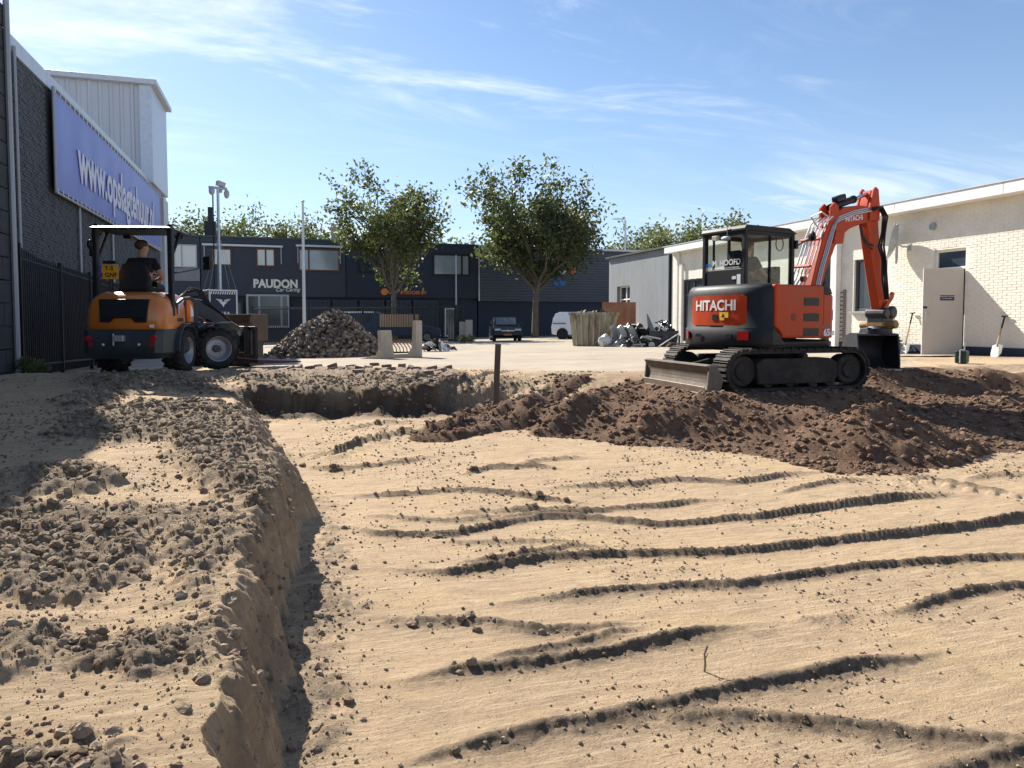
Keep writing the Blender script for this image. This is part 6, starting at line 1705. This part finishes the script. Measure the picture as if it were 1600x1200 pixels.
x, y, z = on_x(1392, 543, XR-.35).x, on_x(1392, 543, XR-.35).y, .78
pt = tag(empty('wall_plant', (x, y, z)), 'small green weed bush growing at the foot of cream wall', 'plant')
leaf_clump('foliage', (0, 0, .24), (.26, .26, .26), 420, .045, M_LEAF2, pt, 3)
m = MB()
for k in range(7): m.tube([(0, 0, -.03), (.1*math.cos(k), .1*math.sin(k), .2), (.2*math.cos(k), .2*math.sin(k), .38)], .006, 5)
m.build('stem', M_LEAF3, pt)
for k, (px, py) in enumerate(((40, 568), (60, 566), (735, 531), (722, 529))):
    X_, Y_ = (on_x(px, py, XF+.15).x, on_x(px, py, XF+.15).y) if px < 100 else at(px, 40)
    Z_ = gz(X_, Y_); w_ = tag(empty('weed', (X_, Y_, Z_)), ['low weed at the near end of the picket fence', 'low weed under the second bay of picket fence', 'weed growing at the foot of the leaning slabs', 'weed growing left of the leaning slabs'][k], 'plant')
    s = .16 if px < 100 else .26
    leaf_clump('foliage', (0, 0, s), (s*1.3, s*.8, s), 260, s*.2, M_LEAF2, w_, k+9)

# ------------------------------------------------------------------ far end of the yard
def yz_(px, zc): x, y = at(px, zc); return x, y, float(yard_z(x, y))
a = at(395, 40); b = at(724, 44)
picket_fence('yard_fence', 'black bar fence closing the far end of the paved yard', a[0], a[1], b[0], b[1], 2.3, 120, lambda x, y: float(yard_z(x, y)), 2.9, M_BLACKST, .022, (.06, .93))
for px, zc, w, h, lb in ((706, 46, .52, .95, 'short pale slab leaning at the end of the bar fence'), (724, 43.5, .50, 1.25, 'narrow concrete slab standing behind the gate post'), (733, 43, .42, 1.35, 'tall concrete slab standing nearest to the dark car')):
    x, y, z = yz_(px, zc); m = MB(); m.box((0, 0, h/2), (w, .14, h)); o = m.build('concrete_slab', M_CONC, None, bevel=.01); o.location = (x, y, z); o.rotation_euler = (-.06, 0, -PSI+.1); tag(o, lb, 'slab')
def pole(name, px, zc, ptop, r, mt, label, cat):
    x, y, z = yz_(px, zc); d = ray(px, ptop); zt = EYE+d.z*(x/d.x if abs(d.x) > .05 else y/d.y)
    p = tag(empty(name, (x, y, z)), label, cat)
    MB().tube([(0, 0, 0), (0, 0, (zt-z)*.5), (0, 0, zt-z)], [r*1.3, r*1.1, r*.75], 10).build('pole', mt, p, smooth=True)
    MB().lathe([(r*2.5, 0), (r*2.5, .04), (r*1.4, .05)], 12).build('base_plate', mt, p)
    return p, zt-z
p, h = pole('flagpole', 476, 38, 316, .075, M_GALV, 'plain pale flagpole standing in front of the slate building', 'pole')
MB().ell((0, 0, h+.05), (.10, .10, .07), 10, 6).build('cap', M_GALV, p, smooth=True)
p, h = pole('gate_lamp', 713, 43.8, 398, .04, M_GREYP, 'thin grey lamp post beside the yard gate', 'lamp post')
MB().box((0, 0, 1.15), (.16, .16, 2.3)).build('post_box', M_BLACKST, p, bevel=.01)
p, h = pole('street_lamp', 976, 80, 346, .11, M_GALV, 'curved grey street lamp above the roof of the corrugated hall', 'street lamp')
MB().tube([(0, 0, h-.05), (-.05, 0, h+.12), (-.35, 0, h+.22), (-1.1, 0, h+.20)], .07, 8).build('lamp_arm', M_GALV, p, smooth=True)
MB().ell((-1.3, 0, h+.18), (.38, .12, .07), 12, 6).build('lamp_head', M_GALV, p, smooth=True)
p, h = pole('roof_mast', 521, 70, 344, .14, M_CONC, 'pale square mast behind the slate building near the left tree', 'mast')
# camera mast on a ballast box
x, y, z = yz_(345, 31)
lm = tag(empty('camera_mast', (x, y, z), math.radians(-PSI*0)-PSI+.62), 'tall grey camera mast rising from dark blue ballast box', 'mast')
M_CUBE = mat('navy_panel', (.012, .020, .055), .45, var=.1)
BW = 1.10; BH = 2.70
mast_top = EYE+(ray(346, 305).z)*(x/ray(346, 305).x if abs(ray(346, 305).x) > .05 else y/ray(346, 305).y)-z
m = MB()
for sx in (-1, 1):
    for sy in (-1, 1): m.box((sx*BW/2, sy*BW/2, BH/2), (.07, .07, BH))
    for zz in (.04, BH-.035): m.box((sx*BW/2, 0, zz), (.065, BW-.07, .065)); m.box((0, sx*BW/2, zz), (BW-.07, .065, .065))
m.build('box_frame', M_GALV, lm, bevel=.008)
MB().box((0, 0, BH/2), (BW-.02, BW-.02, BH-.10)).build('box_panel', M_CUBE, lm)
for ang_ in (0, math.pi/2, math.pi, -math.pi/2):
    Rz = Matrix.Rotation(ang_, 4, 'Z')
    st = MB()
    for k in range(11):
        x0 = -.52+k*.095
        st.add([(x0, -BW/2-.002, BH-.20), (x0+.045, -BW/2-.002, BH-.20), (x0+.085, -BW/2-.002, BH-.08), (x0+.04, -BW/2-.002, BH-.08)], [(0, 1, 2, 3)])
    o = st.build('hazard_stripes', M_LETW, lm, recalc=False); o.matrix_local = Rz
    wg = MB()
    for s in (-1, 1):
        for q in range(3): wg.add([(s*(.03+q*.0), -BW/2-.004, BH-.66+q*.07), (s*(.10+.05*q), -BW/2-.004, BH-.60+q*.07), (s*(.22+.05*q), -BW/2-.004, BH-.46+q*.035), (s*(.06), -BW/2-.004, BH-.50+q*.035)], [(0, 1, 2, 3)])
    wg.add([(-.09, -BW/2-.006, BH-.52), (.09, -BW/2-.006, BH-.52), (0, -BW/2-.006, BH-.76)], [(0, 1, 2)])
    o = wg.build('wing_emblem', M_LETW, lm, recalc=False); o.matrix_local = Rz
    t_ = text('box_lettering', 'VEILIG A' if ang_ else 'MAKA', .19, M_LETW, Rz @ frame((0, -BW/2-.004, BH-1.02), (1, 0, 0), (0, 0, 1)), lm, depth=.001, bold=.004)
mp_ = MB(); mp_.tube([(0, 0, BH-.1), (0, 0, mast_top*.62)], .085, 12); mp_.tube([(0, 0, mast_top*.6), (0, 0, mast_top)], .06, 12); mp_.build('mast_tube', M_GALV, lm, smooth=True)
MB().tube([(-.22, .05, BH-.1), (-.2, .05, mast_top*.45), (-.2, .05, mast_top-.1)], .03, 8).build('cable', M_HOSE, lm, smooth=True)
hdm = MB(); hdm.box((0, 0, mast_top), (.75, .10, .10)); hdm.box((.12, 0, mast_top+.18), (.34, .2, .2), (0, .2, .3)); hdm.ell((-.25, 0, mast_top-.14), (.13, .13, .19)); hdm.ell((.36, 0, mast_top-.22), (.12, .12, .20)); hdm.ell((.12, .05, mast_top-.1), (.08, .08, .1))
hdm.build('camera_head', mat('camera_grey', (.42, .42, .44), .4), lm, smooth=True)
for sx, sy in ((-1, -1), (1, -1), (1, 1), (-1, 1)):
    MB().tube([(sx*BW/2, sy*BW/2, BH), (0, 0, mast_top*.72)], .008, 4).build('guy_wire', M_GREYP, lm)

# ------------------------------------------------------------------ vehicles at the far end
def car_wheel(parent, x, y, r, w=.20):
    m = MB(); m.lathe([(r*.62, -w/2), (r*.95, -w/2), (r, -w*.35), (r, w*.35), (r*.95, w/2), (r*.62, w/2)], 22, 'y', (0, 0, 0), cap=False); t = m.build('wheel', M_TYRE, parent, smooth=True); t.location = (x, y, r)
    m = MB(); m.lathe([(.03, -w*.45), (r*.5, -w*.40), (r*.64, -w*.48), (r*.64, w*.48), (r*.5, w*.40), (.03, w*.45)], 18, 'y'); m.build('rim', M_RIM, t, smooth=True)
def car_body(parent, prof, W, mt, name='body', tuck=.10, zb=.62):
    """side profile lofted over the width with tumblehome above the belt line"""
    m = MB(); rings = []
    for y, k in ((-1, 1), (-.93, 0), (.93, 0), (1, 1)):
        R_ = []
        for x, z in prof:
            t = max(0, (z-zb)/.9); yy = y*W/2*(1-tuck*t*2) if abs(y) > .5 else y
            R_.append((x*(1-.012*k), yy*(1 if k else .0)+(0 if k else y/.93*W/2*(1-tuck*t*2)*1.0), z-(.012*k if z > .5 else -.012*k)))
        rings.append(R_)
    rings[1] = [(p[0], p[1]*.985, p[2]) for p in [(q[0], -W/2*(1-tuck*2*max(0, (q[1]-zb)/.9))*.985, q[1]) for q in prof]]
    rings[2] = [(q[0], -p[1], q[2]) for q, p in zip(rings[1], rings[1])]
    rings[0] = [(x*.99, -W/2*(1-tuck*2*max(0, (z-zb)/.9)), z*.99+.005) for x, z in prof]
    rings[3] = [(p[0], -p[1], p[2]) for p in rings[0]]
    rings = [rings[0], rings[3]]
    m.loft(rings); return m.build(name, mt, parent, bevel=.05, smooth=True, seg=3)
M_VAN = mat('white_van_paint', (.78, .79, .80), .25, var=.02, coat=.5)
M_BLK = mat('black_car_paint', (.006, .008, .013), .35, var=.1, coat=.15, spec=.3)
M_BLU = mat('blue_pickup_paint', (.014, .045, .105), .3, var=.08, coat=.4)
# white panel van, nose to the right behind the skip
x, y, z = yz_(916, 47.5)
vn_ = tag(empty('panel_van', (x, y, z), math.radians(-40)), 'small white panel van half hidden behind the rusty skip', 'van')
prof = [(-2.15, .32), (-2.2, .75), (-2.12, 1.35), (-1.98, 1.70), (-1.7, 1.80), (.55, 1.82), (.85, 1.74), (1.40, 1.22), (1.95, 1.02), (2.18, .82), (2.2, .45), (2.1, .28), (1.75, .26), (-1.8, .26)]
bd = car_body(vn_, prof, 1.84, M_VAN)
for s in (-1, 1):
    for xx in (-1.38, 1.38): car_wheel(vn_, xx, s*.80, .32)
    m = MB(); m.prism([(.28, 1.12), (.28, 1.62), (.72, 1.62), (1.16, 1.12)], s*.80, s*.905, 'y'); m.v = [(q[0], q[1]-s*.14*(q[2]-1.1), q[2]) for q in m.v]; m.build('side_window', M_DGLASS, vn_)
    MB().box((-1.6, s*.905, 1.02), (.9, .03, .05)).build('door_rail', M_BLACKST, vn_)
    MB().box((.1, s*.925, .50), (1.3, .03, .14)).build('side_moulding', M_BLACKST, vn_, bevel=.02)
    MB().box((.98, s*1.02, 1.16), (.12, .2, .2)).build('mirror', M_BLACKST, vn_, bevel=.04)
    for xx in (.2, -.1): MB().box((xx, s*.925, .98), (.16, .03, .04)).build('door_handle', M_BLACKST, vn_)
    for xx in (-1.38, 1.38):
        m = MB(); m.lathe([(.36, -.02), (.40, -.01), (.40, .01), (.36, .02)], 22, 'y', (xx, s*.915, .33)); m.build('wheel_arch', M_BLACKST, vn_)
MB().prism([(.90, 1.70), (1.40, 1.24), (1.38, 1.20), (.84, 1.68)], -.72, .72, 'y').build('windscreen', M_DGLASS, vn_)
# black hatchback facing the camera
x, y, z = yz_(789, 45)
bc_ = tag(empty('parked_car', (x, y, z), math.radians(-90-PSI*57.3*.0-12)), 'black hatchback parked nose forward in the shade under the tree', 'car')
prof = [(-1.95, .35), (-2.0, .80), (-1.85, 1.15), (-1.45, 1.46), (-.4, 1.52), (.25, 1.46), (.98, 1.0), (1.75, .86), (2.0, .66), (2.02, .38), (1.9, .24), (-1.8, .24)]
car_body(bc_, prof, 1.78, M_BLK, tuck=.16, zb=.9)
for s in (-1, 1):
    for xx in (-1.25, 1.28): car_wheel(bc_, xx, s*.78, .31)
    MB().box((1.93, s*.62, .72), (.16, .36, .13), (0, -.3, s*-.3)).build('headlight', mat('headlamp_glass', (.55, .6, .65), .1, .3), bc_, bevel=.03)
    MB().box((.72, s*.98, 1.02), (.12, .2, .14)).build('mirror', M_BLK, bc_, bevel=.04)
    m = MB(); m.prism([(-1.3, 1.02), (-1.2, 1.38), (.2, 1.38), (.78, 1.02)], s*.70, s*.83, 'y'); m.v = [(q[0], q[1]-s*.22*(q[2]-1.0), q[2]) for q in m.v]; m.build('side_window', M_DGLASS, bc_)
MB().prism([(.30, 1.45), (.99, 1.02), (1.0, 1.05), (.32, 1.47)], -.62, .62, 'y').build('windscreen', M_DGLASS, bc_)
MB().box((2.0, 0, .68), (.05, .8, .07)).build('grille', M_GALV, bc_)
MB().box((2.03, 0, .44), (.02, .5, .11)).build('number_plate', mat('plate_orange', (.42, .16, .03), .4), bc_)
m = MB(); m.lathe([(.05, 2.0), (.07, 2.03)], 14, 'x', (0, 0, .68)); m.build('badge', M_GALV, bc_)
# blue pickup with tan boards behind the fence
x, y, z = yz_(622, 47)
pk = tag(empty('pickup_truck', (x, y, z), -PSI+.03), 'blue pickup truck with tan board sides parked behind the bar fence', 'truck')
prof = [(1.15, .45), (1.15, 1.15), (1.3, 1.18), (2.35, 1.02), (2.8, .85), (2.85, .42), (2.6, .38), (1.2, .38)]
car_body(pk, prof, 1.8, M_BLU, 'bonnet', .03, 1.2)
prof = [(-3.3, .55), (-3.35, 1.35), (-3.1, 1.95), (-1.4, 2.02), (-.5, 1.7), (.2, 1.35), (1.2, 1.15), (1.2, .45), (-3.2, .45)]
car_body(pk, prof, 1.82, M_BLU, 'cab_body', .05, 1.2)
for k in range(12):
    MB().box((-.95+k*.212, -.96, 1.42), (.205, .04, .82)).build('board', M_TIMBER, pk)
MB().box((.2, -.93, .98), (2.7, .03, .06)).build('board_rail', M_BLACKST, pk)
MB().box((-2.4, -.93, 1.98), (1.9, .04, .07)).build('roof_strip', M_LETW, pk)
MB().box((-2.4, -.92, 1.55), (1.5, .03, .45)).build('side_window', M_DGLASS, pk)
for s in (-1, 1):
    for xx in (-2.3, 2.0): car_wheel(pk, xx, s*.82, .36)
# ------------------------------------------------------------------ trees
M_BARK = mat('grey_bark', (.10, .085, .068), .9, var=.3, scale=5, bump=.6, bscale=25, stretch=(1, 1, .3))
def tree(px, zc, label, seed, trunk_h, top_h, spread, nlimb, leaves, lsize, mleaf, upright=.75, r0=.20, clus=.45, dense=1.0, group='trees by the yard', bare=0):
    x, y = at(px, zc); z = float(yard_z(x, y))
    T = tag(empty('broadleaf_tree', (x, y, z), -PSI), label, 'tree', group)
    R_ = random.Random(seed); m = MB(); tips = []; bt = MB()
    lean = R_.uniform(-.15, .15)
    m.tube([(0, 0, -.2), (.02, 0, trunk_h*.5), (lean, .05, trunk_h)], [r0*1.25, r0, r0*.85], 10)
    def grow(p, d, L, r, lev):
        pts = [p]; n = 4
        for i in range(n):
            d = (d+Vector((R_.gauss(0, .13), R_.gauss(0, .13), R_.gauss(.05, .08)))).normalized()
            p = p+d*L/n; pts.append(p)
        m.tube(pts, [r*(1-.55*i/n) for i in range(n+1)], 6 if lev < 1 else 4 if lev < 2 else 3, cap=False)
        for q in (pts[1:] if lev else pts[2:]): tips.append((q, lev))
        if lev < (2 if group == 'trees on the skyline' else 3):
            k = R_.randint(3, 4) if lev < 2 else R_.randint(2, 3)
            for _ in range(k):
                t = R_.uniform(.35, 1.0); i = min(n-1, int(t*n)); q = pts[i].lerp(pts[i+1], t*n-i)
                nd = (d+Vector((R_.gauss(0, .55), R_.gauss(0, .55), R_.gauss(.1, .3)))).normalized()
                grow(q, nd, L*R_.uniform(.45, .66), r*.5, lev+1)
    H = top_h-trunk_h
    for k in range(nlimb):
        a = 2*math.pi*(k+R_.uniform(-.3, .3))/nlimb; out = R_.uniform(.25, 1.0)
        d = Vector((math.cos(a)*out*spread/H*1.3, math.sin(a)*out*spread/H*1.0, upright)).normalized()
        grow(Vector((lean, .05, trunk_h*R_.uniform(.82, 1.0))), d, H*R_.uniform(.50, .68), r0*.55, 0)
    for k in range(nlimb//4):
        a = 2*math.pi*R_.random(); grow(Vector((lean*.8, .04, trunk_h*R_.uniform(.95, 1.1))), Vector((math.cos(a), math.sin(a), .6)).normalized(), spread*R_.uniform(.3, .45), r0*.3, 1)
    for k in range(bare):
        q = Vector((R_.uniform(-3.6, -.5), R_.uniform(-1, 1), top_h*R_.uniform(.75, .88))); p2 = q+Vector((R_.uniform(-1.0, .6), 0, R_.uniform(1.2, 2.2)))
        m.tube([q, q.lerp(p2, .5)+Vector((R_.uniform(-.2, .2), 0, 0)), p2], [.035, .022, .008], 4)
    m.build('trunk', M_BARK, T, smooth=True, recalc=False)
    rs = np.random.RandomState(seed)
    C = np.array([t[0][:] for t in tips]); w = np.array([1.0 if t[1] >= 2 else .5 if t[1] else .9 for t in tips]); w /= w.sum()
    I = rs.choice(len(C), leaves, p=w)
    p = C[I]+rs.normal(size=(leaves, 3))*clus*np.array([1, 1, .8])
    # gaps: thin out by a coarse noise
    keep = (vn(p[:, 0]*.9+seed, p[:, 2]*.9+p[:, 1]*.7, seed) > -.33/dense) & (p[:, 2] > trunk_h*.72)
    p = p[keep]; n = len(p)
    a = rs.normal(size=(n, 3)); a /= np.linalg.norm(a, axis=1)[:, None]; b = np.cross(a, rs.normal(size=(n, 3))); b /= np.linalg.norm(b, axis=1)[:, None]
    s = lsize*(.6+.8*rs.rand(n, 1))
    V = np.stack([p-a*s, p+b*s*.55, p+a*s, p-b*s*.55], 1).reshape(-1, 3); F = np.arange(4*n).reshape(-1, 4)
    o = np_mesh('crown', V, F, [mleaf], T, smooth=False)
    return T
tree(616, 50, 'open vase shaped tree with light foliage in front of the orange sign', 11, 3.6, 10.8, 4.2, 11, 7600, .15, M_LEAF, .98, .19, .34, .62)
tree(836, 55, 'dense dark green tree with bare twigs above the black car', 23, 4.2, 12.4, 6.2, 13, 17000, .165, M_LEAF3, .66, .24, .46, .8, bare=12)
GB = 'trees on the skyline'
for i, (px, zc, top, spr, lab) in enumerate([(297, 92, 345, 5, 'leafy skyline tree next to the pale hall corner'), (352, 95, 329, 6, 'tallest leafy skyline tree behind the camera mast'), (398, 96, 342, 5, 'leafy skyline tree right of the camera mast'),
        (458, 98, 341, 6, 'loose skyline tree left of the flagpole'), (500, 97, 352, 5, 'leafy skyline tree right of the flagpole'), (700, 100, 371, 7, 'low skyline tree showing between the two yard trees'), (655, 102, 374, 5, 'low skyline tree behind the right half of vase shaped tree'),
        (948, 100, 357, 6, 'skyline tree left of the curved street lamp'), (1025, 98, 346, 7, 'broad skyline tree right of the curved street lamp'), (1082, 90, 352, 5, 'skyline tree over the cream building corner'), (1122, 88, 341, 5, 'skyline tree directly behind the excavator cab')]):
    d = ray(px, top); x, y = at(px, zc); h = EYE+d.z*math.hypot(x, y)/math.hypot(d.x, d.y)-float(yard_z(x, y))
    tree(px, zc, lab, 40+i, h*.25, h*1.0, spr*1.15, 11, 9500, .24, [M_LEAF2, M_LEAF, M_LEAF2][i % 3], .7, .25, .85, 1.4, group=GB)
